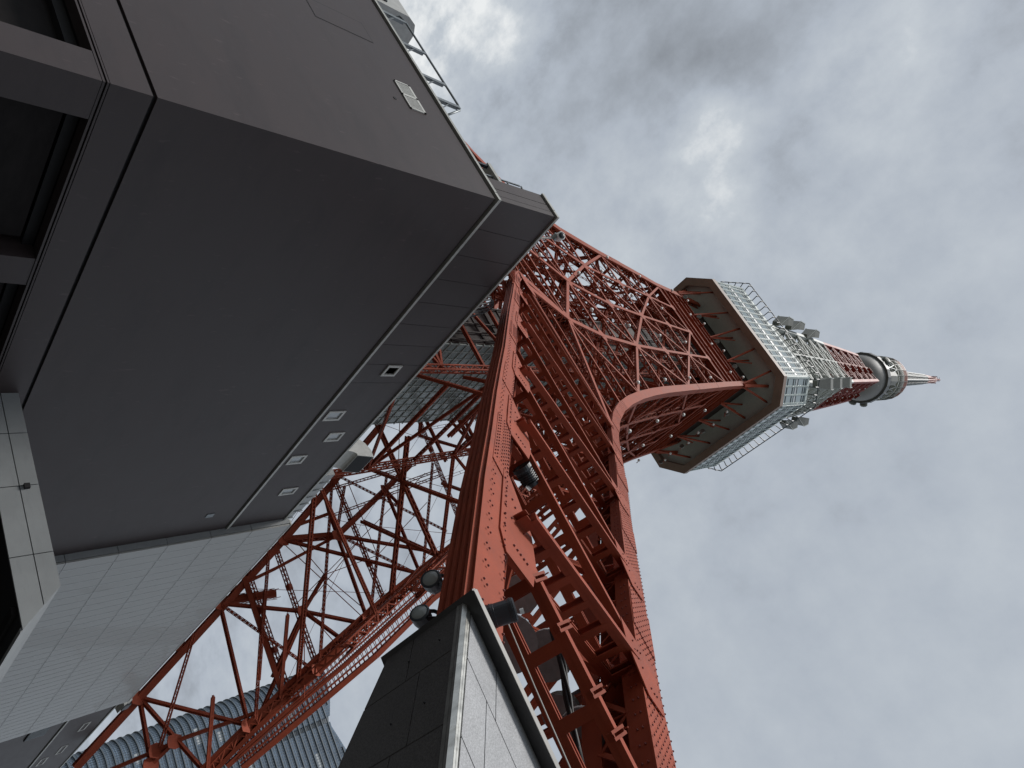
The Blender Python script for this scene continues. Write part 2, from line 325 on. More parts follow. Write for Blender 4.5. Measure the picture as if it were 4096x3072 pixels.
# corner column (corner towards the camera), swept; outer sides plated, inner sides laced
ZS = [5.2, 6.5, 9.1, 11.5, 13.8, 16.3, 18.8, 22.5, 26.3, 31, 35.5, 39.5, 43.5, 46.5, 50, 54, 57.8, 64, 70.6, 77, 83.3, 94, 104, 113.5, 122, 133]
def csec(z): return float(np.interp(z, [0, 20, 45, 70, 130], [0.80, 0.9, 1.05, 1.1, 0.95])), float(np.interp(z, [0, 30, 60, 130], [2.0, 1.8, 1.3, 0.95]))
def ext(z): return float(np.interp(z, [0, 25, 60], [.16, .12, 0]))
def corner_col():
    mb = T(); t = 0.06
    def rect(z, x0, x1, y0, y1):
        X, Y = CX - wz(z), CY - wz(z); return [(X + x0, Y + y0, z), (X + x1, Y + y0, z), (X + x1, Y + y1, z), (X + x0, Y + y1, z)]
    for part in ('front', 'side', 'm1', 'm2', 'm3', 'm4'):
        rings = []
        for z in ZS:
            a, b = csec(z)
            if part == 'front': rings.append(rect(z, 0, t, -ext(z), a))
            if part == 'side': rings.append(rect(z, t, b, -ext(z), t - ext(z)))
            if part == 'm1': rings.append(rect(z, t, b * .3, a - t, a - .005))
            if part == 'm2': rings.append(rect(z, b * .7, b, a - t, a - .005))
            if part == 'm3': rings.append(rect(z, b - t, b - .004, t, a * .28))
            if part == 'm4': rings.append(rect(z, b - t, b - .004, a * .72, a - t))
        mb.sweep(rings)
    for i in range(len(ZS) - 1):                # lacing on the two inner sides
        z0, z1 = ZS[i], ZS[i + 1]; k = max(2, int(round((z1 - z0) * 1.2 / 0.8)))
        for j in range(k):
            za, zb = z0 + (z1 - z0) * j / k, z0 + (z1 - z0) * (j + 1) / k
            a0, b0 = csec(za)
            Pa = np.array([CX - wz(za), CY - wz(za), za]); Pb = np.array([CX - wz(zb), CY - wz(zb), zb])
            l, h = (b0 * .28, b0 * .72) if j % 2 else (b0 * .72, b0 * .28)
            mb.beam(Pa + (l, a0 - .03, 0), Pb + (h, a0 - .03, 0), 0.14, 0.03, (0, 1, 0), caps=False)
            l, h = (a0 * .26, a0 * .74) if j % 2 else (a0 * .74, a0 * .26)
            mb.beam(Pa + (b0 - .03, l, 0), Pb + (b0 - .03, h, 0), 0.14, 0.03, (1, 0, 0), caps=False)
            if j % 2 == 0: mb.beam(Pb + (b0 * .28, a0 - .03, 0), Pb + (b0 * .72, a0 - .03, 0), 0.12, 0.028, (0, 1, 0), caps=False)
    for zc, hl in ((7, 1.2), (16.3, 1.0), (23, 1.0), (31, 1.2), (39.5, 1.5), (47, 1.6), (54, 1.6), (61, 1.8), (74, 1.8), (88, 1.8), (99, 1.6), (109, 1.6)):  # splice plates
        rings = []
        for z in (zc - hl, zc + hl):
            a, b = csec(z); X, Y = CX - wz(z), CY - wz(z)
            E = ext(z); rings.append([(X - .03, Y - .03 - E, z), (X + b * .9, Y - .03 - E, z), (X + b * .9, Y + .001 - E, z), (X + .001, Y + .001 - E, z), (X + .001, Y + a * .97, z), (X - .03, Y + a * .97, z)])
        mb.sweep(rings)
    return mb
col_o = tpart('corner_column', corner_col(), M['red'])
# leg posts: on the two faces and inside
def post(kind):
    mb = T(); t = .06; zs = [5.86 if kind == 'x' else GZ, 6.8, 9.1, 11.5, 14, 16.5, 19, 22.5, 26.3, 31, 35.5, 39.5, 43.5]; a = 0.78
    def C(z):
        o = offz(z); X, Y = CX - wz(z), CY - wz(z)
        return {'x': (X, Y + o), 'y': (X + o, Y), 'i': (X + o, Y + o)}[kind]
    ang = kind != 'y'
    rings = []
    bz = lambda z: float(np.interp(z, [6, 43], [.76, .85]))
    for z in zs:
        x, y = C(z); b = bz(z)
        rings.append([(x, y - .05, z), (x + (b if ang else a), y - .05, z), (x + (b if ang else a), y + (a if ang else b), z), (x, y + (a if ang else b), z)])
    mb.sweep(rings)
    if kind == 'x':                              # channels along the underside and an edge angle
        for j in range(4):
            rr = []
            for z in zs:
                k_ = bz(z) / .8; u0 = (.05 + j * .188) * k_
                x, y = C(z); rr.append([(x + u0, y + a, z), (x + u0 + .135 * k_, y + a, z), (x + u0 + .105 * k_, y + a + .12, z), (x + u0 + .03, y + a + .12, z)])
            mb.sweep(rr)
        rr = []
        for z in zs:
            x, y = C(z); rr.append([(x - .03, y + a - .13, z), (x, y + a - .13, z), (x, y + a + .035, z), (x - .03, y + a + .035, z)])
        mb.sweep(rr)
        for zc, hl in ((11.6, 1.3), (16.6, 1.0), (23, 1.2), (31.5, 1.5), (39, 1.5)):
            rr = []
            for z in (zc - hl, zc + hl):
                x, y = C(z); rr.append([(x - .028, y - .045, z), (x + .001, y - .045, z), (x + .001, y + a - .16, z), (x - .028, y + a - .16, z)])
            mb.sweep(rr)
    return mb
for kd in 'xy': tpart('leg_post', post(kd), M['red'])

def PA(z): return wz(z) - offz(z)                # |distance of the face post from the axis|
# struts of the legs
LZ = [5.0, 9.1, 13.8, 18.8, 26.3, 35.0, 43.0]
def leg_faces():
    for fc in range(3):
        for k, z in enumerate(LZ):
            def pts(z):
                X, Y, o = CX - wz(z), CY - wz(z), offz(z); n = np.array(fxn(z))
                if fc == 0: return (X + .36, Y + .75, z), (X + .36, Y + o - .1, z), n
                if fc == 1: return (X + .75, Y + .36, z), (X + o - .1, Y + .36, z), np.array([0, -1, n[2]])
                return (X + o, Y + .5, z), (X + .5, Y + o, z), np.array([.7, .7, -n[2] * .7])
            if fc == 2 and k == 0: continue
            a, b, n = pts(z)
            H_ = .95 if fc == 0 else .6; W_ = .19 if fc == 0 else .14
            if fc == 0 and k == 0: b = (b[0], b[1] - .6, b[2])
            mb = T(); mb.ladder(V3(a) - n * .12, V3(b) - n * .12, W_, H_, n, pitch=1.0, batt=.22, t=.11); tpart('horizontal_strut', mb, M['red'])
            if k + 1 < len(LZ) and not (k == 0 and fc == 0):
                a2, b2, n2 = pts(LZ[k + 1]); mb = T(); mb.ladder(V3(b) + (0, 0, .5), V3(a2) - (0, 0, .25), W_, H_, n, pitch=1.0, batt=.22, t=.11); tpart('diagonal_brace', mb, M['red'])
                if fc == 2:
                    mb = T(); mb.ladder(V3(a) + (0, 0, .5), V3(b2) - (0, 0, .3), .14, .5, n, pitch=.9); tpart('diagonal_brace', mb, M['red'])
        # floor bracing inside the leg
    for k, z in enumerate(LZ[1:]):
        X, Y, o = CX - wz(z), CY - wz(z), offz(z)
        mb = T(); mb.ladder((X + .8, Y + .8, z - .1), (X + o * .5, Y + o * .5, z - .1), .2, .4, (0, 0, 1)); tpart('plan_brace', mb, M['red'])
leg_faces()
# gusset plates on the face post and on the column (front face of the leg)
def gus():
    for k, z in enumerate(LZ[1:6]):
        def q(dy, dz, z=z):
            zz = z + dz; n = fxn(zz); return np.array([CX - wz(zz), CY - PA(zz) + dy, zz]) + n * .035
        mb = T(); mb.prism([q(.18, 1.5), q(.18, -.6), q(-.05, -.9), q(-1.0, -.45), q(-1.15, .25), q(-1.0, 1.0), q(-.05, 1.6)], fxn(z), .03); o = mb.build('gusset_plate', M['red'], tower); PARTS.append(o)
        def c(dy, dz, z=z):
            zz = z + dz; n = fxn(zz); return np.array([CX - wz(zz), CY - wz(zz) + dy, zz]) + n * .05
        mb = T(); mb.prism([c(.1, .7), c(.1, -.9), c(.72, -1.15), c(1.5, -.5), c(1.7, .2), c(.8, .45)], fxn(z), .03); tpart('gusset_plate', mb, M['red'])
gus()
# upper faces: verticals, horizontals, diamond bracing (face x = CX - w)
FR = [-1, -.47, 0.02, .5, 1]
def node(i, k):
    z = LEV[k]; w = wz(z); f = FR[i] * w
    if i == 0: f = -w + .95
    if i == 4: f = w - .95
    return FX(f, z, .42)
def sz(z): return float(np.interp(z, [43, 70, 122], [1.25, 1.0, .72]))
for k in range(7):
    z = LEV[k]; s = sz(z); n = fxn(z)
    for i in range(4):
        mb = T(); mb.flange(node(i, k), node(i + 1, k), .42 * s, .75 * s, n, pitch=.75 * s); tpart('horizontal_strut', mb, M['red'])
    if k < 6:
        for i in (1, 2, 3):
            n2 = fxn((z + LEV[k + 1]) / 2)
            mb = T(); mb.flange(node(i, k), node(i, k + 1), .5 * s, .8 * s, n2, pitch=.8 * s); tpart('vertical_strut', mb, M['red'])
        zm = (z + LEV[k + 1]) / 2; w = wz(zm); s2 = s * .55
        a, b = FX(-w + .9, zm, .5), FX(w - .9, zm, .5)
        mb = T(); mb.flange(a, b, .3 * s, .5 * s, fxn(zm), pitch=.55 * s); tpart('horizontal_strut', mb, M['red'])
for k0 in (-2, 0, 2, 4):
    for i in range(4):
        k = k0 + i
        if k < 0 or k + 1 > 6: continue
        n = fxn((LEV[k] + LEV[k + 1]) / 2); s = sz(LEV[k])
        mb = T(); mb.flange(node(i, k), node(i + 1, k + 1), .46 * s, .7 * s, n, pitch=.6 * s); tpart('diagonal_brace', mb, M['red'])
        mb = T(); mb.flange(node(4 - i, k), node(3 - i, k + 1), .36 * s, .58 * s, n, pitch=.6 * s); tpart('diagonal_brace', mb, M['red'])
# knee of the face post into the first vertical, and plate nodes
for sg in (-1, 1):
    zt = LEV[1]; a = FX(sg * (PA(43.5) - .35), 43.4, .45); b = node(1 if sg < 0 else 3, 1)
    mb = T(); mb.flange(a, b, .75, 1.0, fxn(50), pitch=.8); tpart('vertical_strut', mb, M['red'])
    a = FX(sg * (PA(35.5) - .2), 35.6, .4); mb = T(); mb.flange(a, FX(sg * .3, 43.4, .4), .6, .9, fxn(39)); tpart('diagonal_brace', mb, M['red'])
for k in range(7):
    for i in (1, 2, 3):
        mb = T(); p = node(i, k); n = fxn(LEV[k]); r = .95 * sz(LEV[k]); t = nrm(np.cross(n, (0, 1, 0)))
        mb.prism([p + n * (.40 * sz(LEV[k]) + .03) + r * (math.cos(a) * np.array([0, 1, 0]) + math.sin(a) * t) for a in np.arange(8) * math.pi / 4 + .39], n, .04); tpart('node_plate', mb, M['red'])
# girders under the deck
for zz, hh in ((114.6, 1.5), (118.6, 2.1), (122.4, 1.4)):
    w = wz(zz); mb = T(); mb.ibeam(FX(-w + .3, zz, .5), FX(w - .3, zz, .5), .9, hh, (0, 0, 1), t=.12); tpart('deck_girder', mb, M['red'])
    mb = T(); mb.ibeam(FX(-w + .3, zz, 3.2), FX(w - .3, zz, 3.2), .5, hh * .8, (0, 0, 1), t=.1); tpart('deck_girder', mb, M['red'])
# horizontal diaphragms
for k in range(1, 7):
    z = LEV[k]; w = wz(z) - 1.0; s = sz(z)
    P4 = [np.array([CX - w, CY + f * w, z]) for f in (-1, -.5, 0, .5, 1)]
    for (a, b) in ((P4[2], np.array([CX, CY - w, z])), (P4[1], np.array([CX - w * .5, CY - w, z])), (P4[0], np.array([CX - w * .3, CY - w * .3, z])), (P4[1], np.array([CX, CY - .5 * w, z]))):
        mb = T(); mb.flange(a, b, .35 * s, .55 * s, (0, 0, 1), pitch=.7 * s); tpart('plan_brace', mb, M['red'])
# inner framework round the lift shaft
IX, IY = 10.0, 8.0
zi = [30, 37, 44, 51, 58, 65, 72, 79, 86, 93, 100, 107, 114, 122]
mb = T(); mb.open4((CX - IX, CY - IY, 30), (CX - IX * .7, CY - IY * .7, 124), .6, .6, (1, 0, 0), r=.16, pitch=.9); tpart('inner_column', mb, M['red'])
for i in range(len(zi) - 1):
    f0, f1 = 1 - .3 * (zi[i] - 30) / 94, 1 - .3 * (zi[i + 1] - 30) / 94
    a, b = np.array([CX - IX * f0, CY - IY * f0, zi[i]]), np.array([CX - IX * f0, CY + IX * f0, zi[i]])
    c, d = np.array([CX - IX * f1, CY - IY * f1, zi[i + 1]]), np.array([CX - IX * f1, CY + IX * f1, zi[i + 1]])
    mb = T(); mb.flange(a, b, .3, .45, (-1, 0, 0)); tpart('inner_strut', mb, M['red'])
    mb = T(); (mb.flange(a, d, .24, .36, (-1, 0, 0)) if i % 2 else mb.flange(b, c, .24, .36, (-1, 0, 0))); tpart('inner_strut', mb, M['red'])
    if i in (2, 5, 8):
        z = zi[i]; w = wz(z)
        mb = T(); mb.flange(a, (CX - w + 1, CY - w + 1, z + 1.0), .3, .5, (0, 0, 1)); tpart('inner_strut', mb, M['red'])
        mb = T(); mb.flange(a, (CX - w + .8, CY - .2 * w, z - 1.0), .25, .4, (0, 0, 1)); tpart('inner_strut', mb, M['red'])
# slender tie rods on the faces and cat ladders' rungs
mb = T()
for k in range(0, 6):
    for i in (0, 1, 2, 3):
        a, b = node(i, k), node(i + 1, k + 1); n = fxn(LEV[k]) * .6
        mb.beam(a - n, b - n, .05, .05, n, caps=False)
        a, b = node(i + 1, k), node(i, k + 1)
        mb.beam(a - n * 2, b - n * 2, .045, .045, n, caps=False)
for i in (1, 2, 3):
    for k in range(2, 6):
        p, q = node(i, k) - fxn(LEV[k]) * 1.1, node(i, k + 1) - fxn(LEV[k]) * 1.1
        for dy in (-1.1, -.7):
            mb.beam(p + (0, dy, 0), q + (0, dy, 0), .05, .05, (1, 0, 0), caps=False)
        for j in range(9):
            c = p + (q - p) * (j + .5) / 9; mb.beam(c + (0, -1.1, 0), c + (0, -.7, 0), .05, .05, (1, 0, 0), caps=False)
tpart('tie_rods', mb, M['red'], kind='stuff')
# open truss of the far face (x = CX + w): nodes given as x/z and y/z times 36
ZR = 36.0
HEAVY = [(56.4, 23.1, 40.9, 12.0), (48.6, 19.4, 37.3, 11.8), (48.6, 19.4, 59.4, 21.6), (59.4, 21.6, 69.4, 23.9), (48.6, 19.4, 49.0, 11.8), (40.7, 19.3, 40.9, 12.0), (48.5, 21.5, 54.8, 23.5), (48.5, 21.5, 48.6, 19.4), (57.3, 16.3, 52.2, 17.5), (57.3, 16.3, 50.4, 12.2), (57.3, 16.3, 71.3, 23.5), (57.3, 16.3, 65.9, 13.4), (57.3, 16.3, 52.7, 11.3), (71.3, 23.5, 73.1, 11.2), (58.6, 15.6, 69.9, 11.4), (97.3, 22.8, 73.1, 11.2), (97.3, 22.8, 98.7, 15.0), (97.3, 22.8, 85.4, 10.4), (96.1, 15.9, 90.5, 15.2), (90.5, 15.2, 62.5, 10.2), (96.1, 15.9, 113.3, 18.5), (98.7, 15.0, 96.1, 15.9), (39.9, 17.4, 40.7, 19.3), (48.1, 23.5, 48.5, 21.5), (90.5, 15.2, 98.7, 15.0)]
THICK = [(48.6, 19.4, 40.7, 19.3), (40.7, 19.3, 37.0, 19.3), (56.4, 23.1, 48.6, 19.4)]
LAT = [(46.1, 24.0, 57.6, 11.5), (39.7, 20.3, 48.4, 12.0), (34.7, 18.1, 40.5, 12.0), (45.2, 22.3, 48.3, 19.8), (59.2, 23.6, 68.5, 14.1), (65.5, 17.5, 71.4, 11.2), (62.2, 20.7, 65.5, 17.5), (46.0, 24.1, 36.4, 13.2), (47.9, 18.8, 41.3, 12.2), (70.9, 23.1, 58.4, 10.9), (78.7, 23.3, 94.9, 16.0), (48.1, 23.5, 36.4, 19.0), (40.7, 19.3, 34.2, 17.2), (48.1, 21.1, 34.6, 16.9)]
BOXL = [(46.1, 24.0, 46.1, 10.9), (34.0, 22.4, 34.8, 12.7), (58.1, 23.4, 58.2, 11.1), (64.1, 24.1, 64.0, 10.7)]
ROD = [(59.8, 17.3, 35.9, 17.9), (56.9, 16.4, 54.3, 11.9), (52.1, 17.1, 47.6, 11.0), (56.7, 23.0, 49.1, 11.7), (44.6, 22.2, 44.7, 15.5), (44.7, 15.5, 37.0, 16.0), (44.7, 15.5, 52.3, 17.5), (35.0, 24.0, 45.3, 11.0), (58.7, 14.1, 61.8, 9.9), (46.4, 17.6, 56.3, 16.5), (54.7, 22.2, 52.1, 17.1)]
UCH = [(125.6, 22.6), (97.3, 22.8), (56.4, 23.1), (46.5, 23.4), (33.6, 24.0), (27.8, 23.4)]
up = (-1, 0, .45)
_zg = np.linspace(18, 140, 600); _rx = np.array([(CX + wz(z) - .5) / z for z in _zg])
def RP(x, y, dz=0.0):                            # onto the far face x = CX + w
    z = float(np.interp(-x / ZR, -_rx, _zg)); f = z / ZR * (1 - dz * .006)
    return (x * f, y * f, ZR * f)
def ring(name, mb, x): tpart(name, mb, M['red'], rot=False)
for a in HEAVY:
    mb = T(); mb.ibeam(RP(a[0], a[1]), RP(a[2], a[3]), .36, .38, up, t=.08); ring('ring_brace', mb, max(a[0], a[2]))
for a in THICK:
    mb = T(); mb.flange(RP(a[0], a[1], -.2), RP(a[2], a[3], -.2), .65, .85, up, pitch=.7); ring('ring_brace', mb, max(a[0], a[2]))
for i, a in enumerate(LAT):
    dz = .9 + .5 * (i % 3)
    mb = T(); mb.open4(RP(a[0], a[1], dz), RP(a[2], a[3], dz), .32, .15, up, r=.07, pitch=.55); ring('lattice_brace', mb, max(a[0], a[2]))
for a in BOXL:
    mb = T(); mb.open4(RP(a[0], a[1], -.9), RP(a[2], a[3], -.9), .5, .4, up, r=.1, pitch=.62)
    c = V3(RP(a[0], a[1], -.9)); e = V3(RP(a[2], a[3], -.9))
    for t in (.05, .35, .65, .95):
        m_ = c + (e - c) * t; mb.beam(m_ - (e - c) * .02, m_ + (e - c) * .02, .66, .56, up)
    ring('lattice_brace', mb, max(a[0], a[2]))
mb = T()
for i, a in enumerate(ROD): mb.beam(RP(a[0], a[1], .5 + .25 * (i % 4)), RP(a[2], a[3], .4 + .25 * ((i + 2) % 4)), .08, .08, up)
tpart('tie_rods', mb, M['red'], rot=False, kind='stuff')
def chordline(pts, z, W, H, fn='flange', **k):
    for p, q in zip(pts[:-1], pts[1:]):
        mb = T(); getattr(mb, fn)(RP(p[0], p[1], z - ZR), RP(q[0], q[1], z - ZR), W, H, up, **k); ring('ring_chord', mb, max(p[0], q[0]))
chordline([(20.5, 23.4), UCH[-1]] + UCH[::-1][1:], ZR, .75, .8, 'ibeam', t=.12)
chordline([(38.3, 11.9), (40.9, 12.0), (49.0, 11.8), (58.3, 11.0), (73.1, 11.2), (84.5, 10.2)], ZR, .6, .8, pitch=.8)
chordline([(36.0, 9.9), (41.1, 9.8), (49.8, 9.0), (58.2, 8.7), (76.9, 8.1)], ZR, .6, .8, pitch=.8)
chordline([(37.2, 10.9), (45, 10.5), (54, 10.0), (65.8, 9.8), (80, 9.2)], ZR, .5, .6, pitch=.7)
mb = T(); rng = random.Random(5)
for i in range(110):
    xa = 37 + i * .36; xb = xa + .36; A_ = lambda x: float(np.interp(x, [38.3, 49, 84], [11.9, 11.6, 10.2])); B_ = lambda x: float(np.interp(x, [36, 49.8, 77], [9.9, 9.0, 8.1]))
    p, q = (RP(xa, A_(xa), .3), RP(xb, B_(xb), .3)) if i % 2 else (RP(xa, B_(xa), .3), RP(xb, A_(xb), .3))
    mb.beam(p, q, .08, .06, up, caps=False)
for f in (.18, .36, .55, .78):
    for i in range(40):
        xa = 37 + i; mb.beam(RP(xa, A_(xa) * (1 - f) + B_(xa) * f, .5), RP(xa + 1, A_(xa + 1) * (1 - f) + B_(xa + 1) * f, .5), .2, .14, up, caps=False)
tpart('column_lacing', mb, M['red'], rot=False, kind='stuff')
for (x, y) in [(40.9, 12), (49, 11.8), (58.3, 11.2), (73.1, 11.2), (56.4, 23.1), (97.3, 22.8), (48.6, 19.4), (40.7, 19.3), (57.3, 16.3), (71.3, 23.5), (96.1, 15.9), (90.5, 15.2), (98.7, 15.0)]:
    r = 1.0; c0 = V3(RP(x, y, .8)); nn = nrm(V3(up)); ty = np.array([0, 1, 0]); tz = nrm(np.cross(nn, ty)); mb = T()
    mb.prism([c0 + r * (math.cos(t) * (1.25 if i % 2 else 1) * tz + .8 * math.sin(t) * ty) for i, t in enumerate(np.arange(8) * math.pi / 4 + .2)], nn, .08)
    ring('node_plate', mb, x)
# walkway pipe with cage
mb = T(); mb.tube([RP(71.0, 23.6, -1.2), RP(60.5, 19.6, -1.2)], .5, 10)
for t in range(9):
    p = V3(RP(71, 23.6, -1.2)) + (V3(RP(60.5, 19.6, -1.2)) - V3(RP(71, 23.6, -1.2))) * t / 8
    mb.beam(p + (0, .5, -.5), p + (0, .5, .5), .06, .06, (1, 0, 0)); mb.beam(p + (.2, -.5, -.5), p + (.2, -.5, .5), .06, .06, (1, 0, 0))
for dz in (-.45, .45):
    mb.beam(RP(71, 24.1, -1.2 + dz), RP(60.5, 20.1, -1.2 + dz), .05, .05, up); mb.beam(RP(71.2, 23.1, -1.2 + dz), RP(60.7, 19.1, -1.2 + dz), .05, .05, up)
tpart('walkway', mb, M['red'], rot=False)

# the other three sides: turn copies of every part about the axis
for o in list(PARTS):
    for r in (1, 2, 3):
        if r == 2 and o.get('low') == 1: continue       # the far face is built member by member above
        if r == 1 and o.get('low') == 2: continue
        c = o.copy(); c.rotation_euler = (0, 0, r * math.pi / 2); c.parent = tower; COL.objects.link(c)
for o in PARTS:
    if 'low' in o: del o['low']

# rivets on the near leg and near faces (one part each of stuff)
mb = T()
z = 7.0
while z < 60:
    a, b = csec(z); n = fxn(z); X, Y = CX - wz(z), CY - wz(z)
    for j in range(8): mb.dome((X - .03, Y - ext(z) + (a + ext(z)) * (.06 + .125 * j), z), n, .025, .025)
    z += .26 if z < 30 else .4
z = 7.0
while z < 43:
    n = fxn(z); X, Y = CX - wz(z), CY - wz(z); a, b = csec(z)
    for j in (.07, .15, .78, .86, .94): mb.dome((X + b * j * .95 + .05, Y + a + .002, z + .1 * (j > .5)), (0, 1, 0), .028, .03)
    z += .42
o = mb.build('rivets', M['rivet'], col_o, kind='stuff')
post_o = PARTS[1]
mb = T(); z = 6.0
while z < 43:
    n = fxn(z); x = CX - wz(z) - .03; y = CY - PA(z)
    dens = any(abs(z - q) < 1.2 for q in (11.6, 23, 31.5, 39))
    for j in ((.02, .12, .21, .30, .39, .48, .57) if dens else (.0, .09, .48, .57)): mb.dome((x, y + j, z + (.06 if j > .05 and j < .4 else 0)), n, .022, .025)
    z += .17 if dens else .38
z = 6.1
while z < 43:
    x = CX - wz(z); y = CY - PA(z) + .78
    for j in range(3):
        if (j + int(z * 3)) % 3 == 0 or any(abs(z - q) < .9 for q in (10, 15, 22, 30)):
            mb.dome((x + (.05 + .135 + j * .188 + .026) * float(np.interp(z, [6, 43], [.95, 1.06])), y + .005, z), (0, 1, -.3), .04, .05)
    z += .3
mb.build('rivets', M['rivet'], post_o, kind='stuff')
mb = T()
for k, zk in enumerate(LZ[1:6]):
    for (dy, dz) in [(-.2, .9), (-.32, .8), (-.44, .7), (-.56, .6), (-.68, .5), (-.3, -.4), (-.42, -.35), (-.54, -.3), (-.66, -.25), (-.78, -.2), (-.2, .25), (.05, .9), (.05, .6), (.05, .3), (.05, 0), (.05, -.3), (.12, 1.2)]:
        zz = zk + dz; n = fxn(zz); mb.dome(np.array([CX - wz(zz), CY - PA(zz) + dy, zz]) + n * .036, n, .028, .03)
    for (dy, dz) in [(.3, -.6), (.42, -.68), (.55, -.7), (.85, -.45), (1.0, -.35), (1.15, -.25), (1.0, -.05), (1.2, .02), (.85, .1)]:
        zz = zk + dz; n = fxn(zz); mb.dome(np.array([CX - wz(zz), CY - wz(zz) + dy, zz]) + n * .052, n, .028, .03)
mb.build('rivets', M['rivet'], post_o, kind='stuff')
# clamps on the second horizontal flange of the near leg
zc = 9.1
X, Y, o_ = CX - wz(zc), CY - wz(zc), offz(zc)
for t in (.2, .36, .56, .68, .86):
    y = Y + .75 + (o_ - .85) * (1 - t)
    mb = T(); p = V3((X - .05, y, zc))
    mb.beam(p + (-.05, .05, -.16), p + (-.05, .05, .16), .05, .03, (1, 0, 0)); mb.beam(p + (-.05, -.05, -.16), p + (-.05, -.05, .16), .05, .03, (1, 0, 0))
    mb.beam(p + (-.06, 0, .13), p + (.14, 0, .13), .12, .025, (0, 0, 1)); mb.beam(p + (-.06, 0, -.13), p + (.08, 0, -.13), .12, .025, (0, 0, 1))
    mb.tube([p + (-.14, .0, .15), p + (.16, .02, .16)], .012, 6)
    mb.build('clamp', M['red'], tower)
# ------------------------------------------------------------------ main observation deck
DX, DY, DH, DC = 51.8, 40.0, 15.85, 3.95
def octo(h, c, z, x=DX, y=DY):
    return [(x - h, y - h + c, z), (x - h + c, y - h, z), (x + h - c, y - h, z), (x + h, y - h + c, z), (x + h, y + h - c, z), (x + h - c, y + h, z), (x - h + c, y + h, z), (x - h, y + h - c, z)]
deck = MB(TO)
deck.sweep([octo(DH - .25, DC - .1, 131.2), octo(DH - .25, DC - .1, 145.3)])
deck_o = deck.build('observation_deck', M['deck_wall'], tower)
mb = T(); mb.sweep([octo(DH - 1.35, DC - .45, 130.0), octo(DH, DC, 130.0), octo(DH + .05, DC, 131.25), octo(DH - .3, DC - .1, 131.3)], caps=False); mb.sweep([octo(DH - 1.35, DC - .45, 130.0), octo(DH - 1.35, DC - .45, 132.4)], caps=False)
mb.build('fascia', M['fascia'], deck_o)
mb = T(); o8, i8 = octo(DH - 1.3, DC - .45, 132.2), octo(9.6, 1.5, 132.25)
mb.quadmesh(o8 + i8, [(i, (i + 1) % 8, 8 + (i + 1) % 8, 8 + i) for i in range(8)]); 
for i in range(8):                                    # ribs of the corrugated soffit
    a, b, c, d = [V3(p) for p in (o8[i], o8[(i + 1) % 8], i8[(i + 1) % 8], i8[i])]
    k = 46 if i % 2 else 14
    if i % 2 == 0: k = 12
    for j in range(1, k):
        t = j / k; mb.beam(a + (b - a) * t - (0, 0, .03), d + (c - d) * t - (0, 0, .03), .09, .07, (0, 0, 1), caps=False)
mb.build('soffit', M['soffit'], deck_o)
mb = T()
for i in range(8):                                    # soffit beams, rings and radial
    for f, zz, s in ((.16, 131.75, .3), (.40, 131.7, .4), (.72, 131.8, .3)):
        a, b, c, d = [V3(p) for p in (o8[i], o8[(i + 1) % 8], i8[(i + 1) % 8], i8[i])]
        p, q = a + (d - a) * f, b + (c - b) * f; p[2] = q[2] = zz; mb.beam(p, q, s, .4, (0, 0, 1))
    k = 9 if i % 2 else 2
    for j in range(k + 1):
        t = j / k; p, q = a + (b - a) * t, d + (c - d) * t; p[2] = q[2] = 131.75
        mb.beam(p, q, .42, .6, (0, 0, 1))
mb.build('soffit_beams', M['soffit_beam'], deck_o)
mb = T(); mb.sweep([octo(9.5, 1.5, 126.5), octo(9.6, 1.5, 132.3)], caps=False); mb.build('inner_wall', M['core_dark'], deck_o)
mb = T(); mb.sweep([octo(12.2, 2.4, 124.5), octo(12.2, 2.4, 124.7)]);
mb = T(); mb.box(DX - 9.5, DX + 9.5, DY - 9.5, DY + 9.5, 126.2, 126.5); mb.build('floor_plate', M['core_dark'], deck_o)
# windows: bays on every side
win = []
mbf = MB(TO); mbm = MB(TO)
for i in range(8):
    a0, a1 = V3(octo(DH - .25, DC - .1, 0)[i]), V3(octo(DH - .25, DC - .1, 0)[(i + 1) % 8])
    d = nrm(a1 - a0); n = np.array([d[1], -d[0], 0]); Ln = np.linalg.norm(a1 - a0)
    bays = 18 if i % 2 else 3
    ws = [1.0] * bays
    if i % 2: ws[0] = ws[-1] = .55; ws[1] = ws[-2] = .75
    edges = np.concatenate([[0], np.cumsum(ws)]) / sum(ws) * (Ln - .5) + .25
    for j in range(bays + 1):
        p = a0 + d * edges[j]
        for off in ((-.09, .09)):
            q = p + d * off + n * .06; mbf.beam(q + (0, 0, 131.35), q + (0, 0, 145.2), .07, .12, n)
    for j in range(bays):
        p = a0 + d * edges[j]; wdt = edges[j + 1] - edges[j]
        for (z0, z1, kd) in ((132.0, 132.9, 'n'), (133.1, 136.0, 'g'), (136.2, 137.2, 'n'), (137.35, 138.4, 's'), (138.55, 141.8, 'g'), (142.0, 142.9, 'n'), (143.1, 143.9, 'n')):
            q0, q1 = p + d * .2 + n * .02, p + d * (wdt - .2) + n * .02
            if kd == 'g':
                m_ = MB(TO); m_.prism([q0 + (0, 0, z0), q1 + (0, 0, z0), q1 + (0, 0, z1), q0 + (0, 0, z1)], n, .04); win.append(m_)
            else:
                mb_ = MB(TO); mb_.prism([q0 + (0, 0, z0), q1 + (0, 0, z0), q1 + (0, 0, z1), q0 + (0, 0, z1)], n, .04)
                mbm.cur = 1 if kd == 's' else 0
                mbm.quadmesh([V3(v) + TO for v in mb_.v], mb_.f)
            if kd != 's':
                mbm.cur = 2
                for zz in (z0, z1): mbm.beam(q0 + n * .03 + (0, 0, zz), q1 + n * .03 + (0, 0, zz), .07 if kd == 'n' else .16, .06, n)
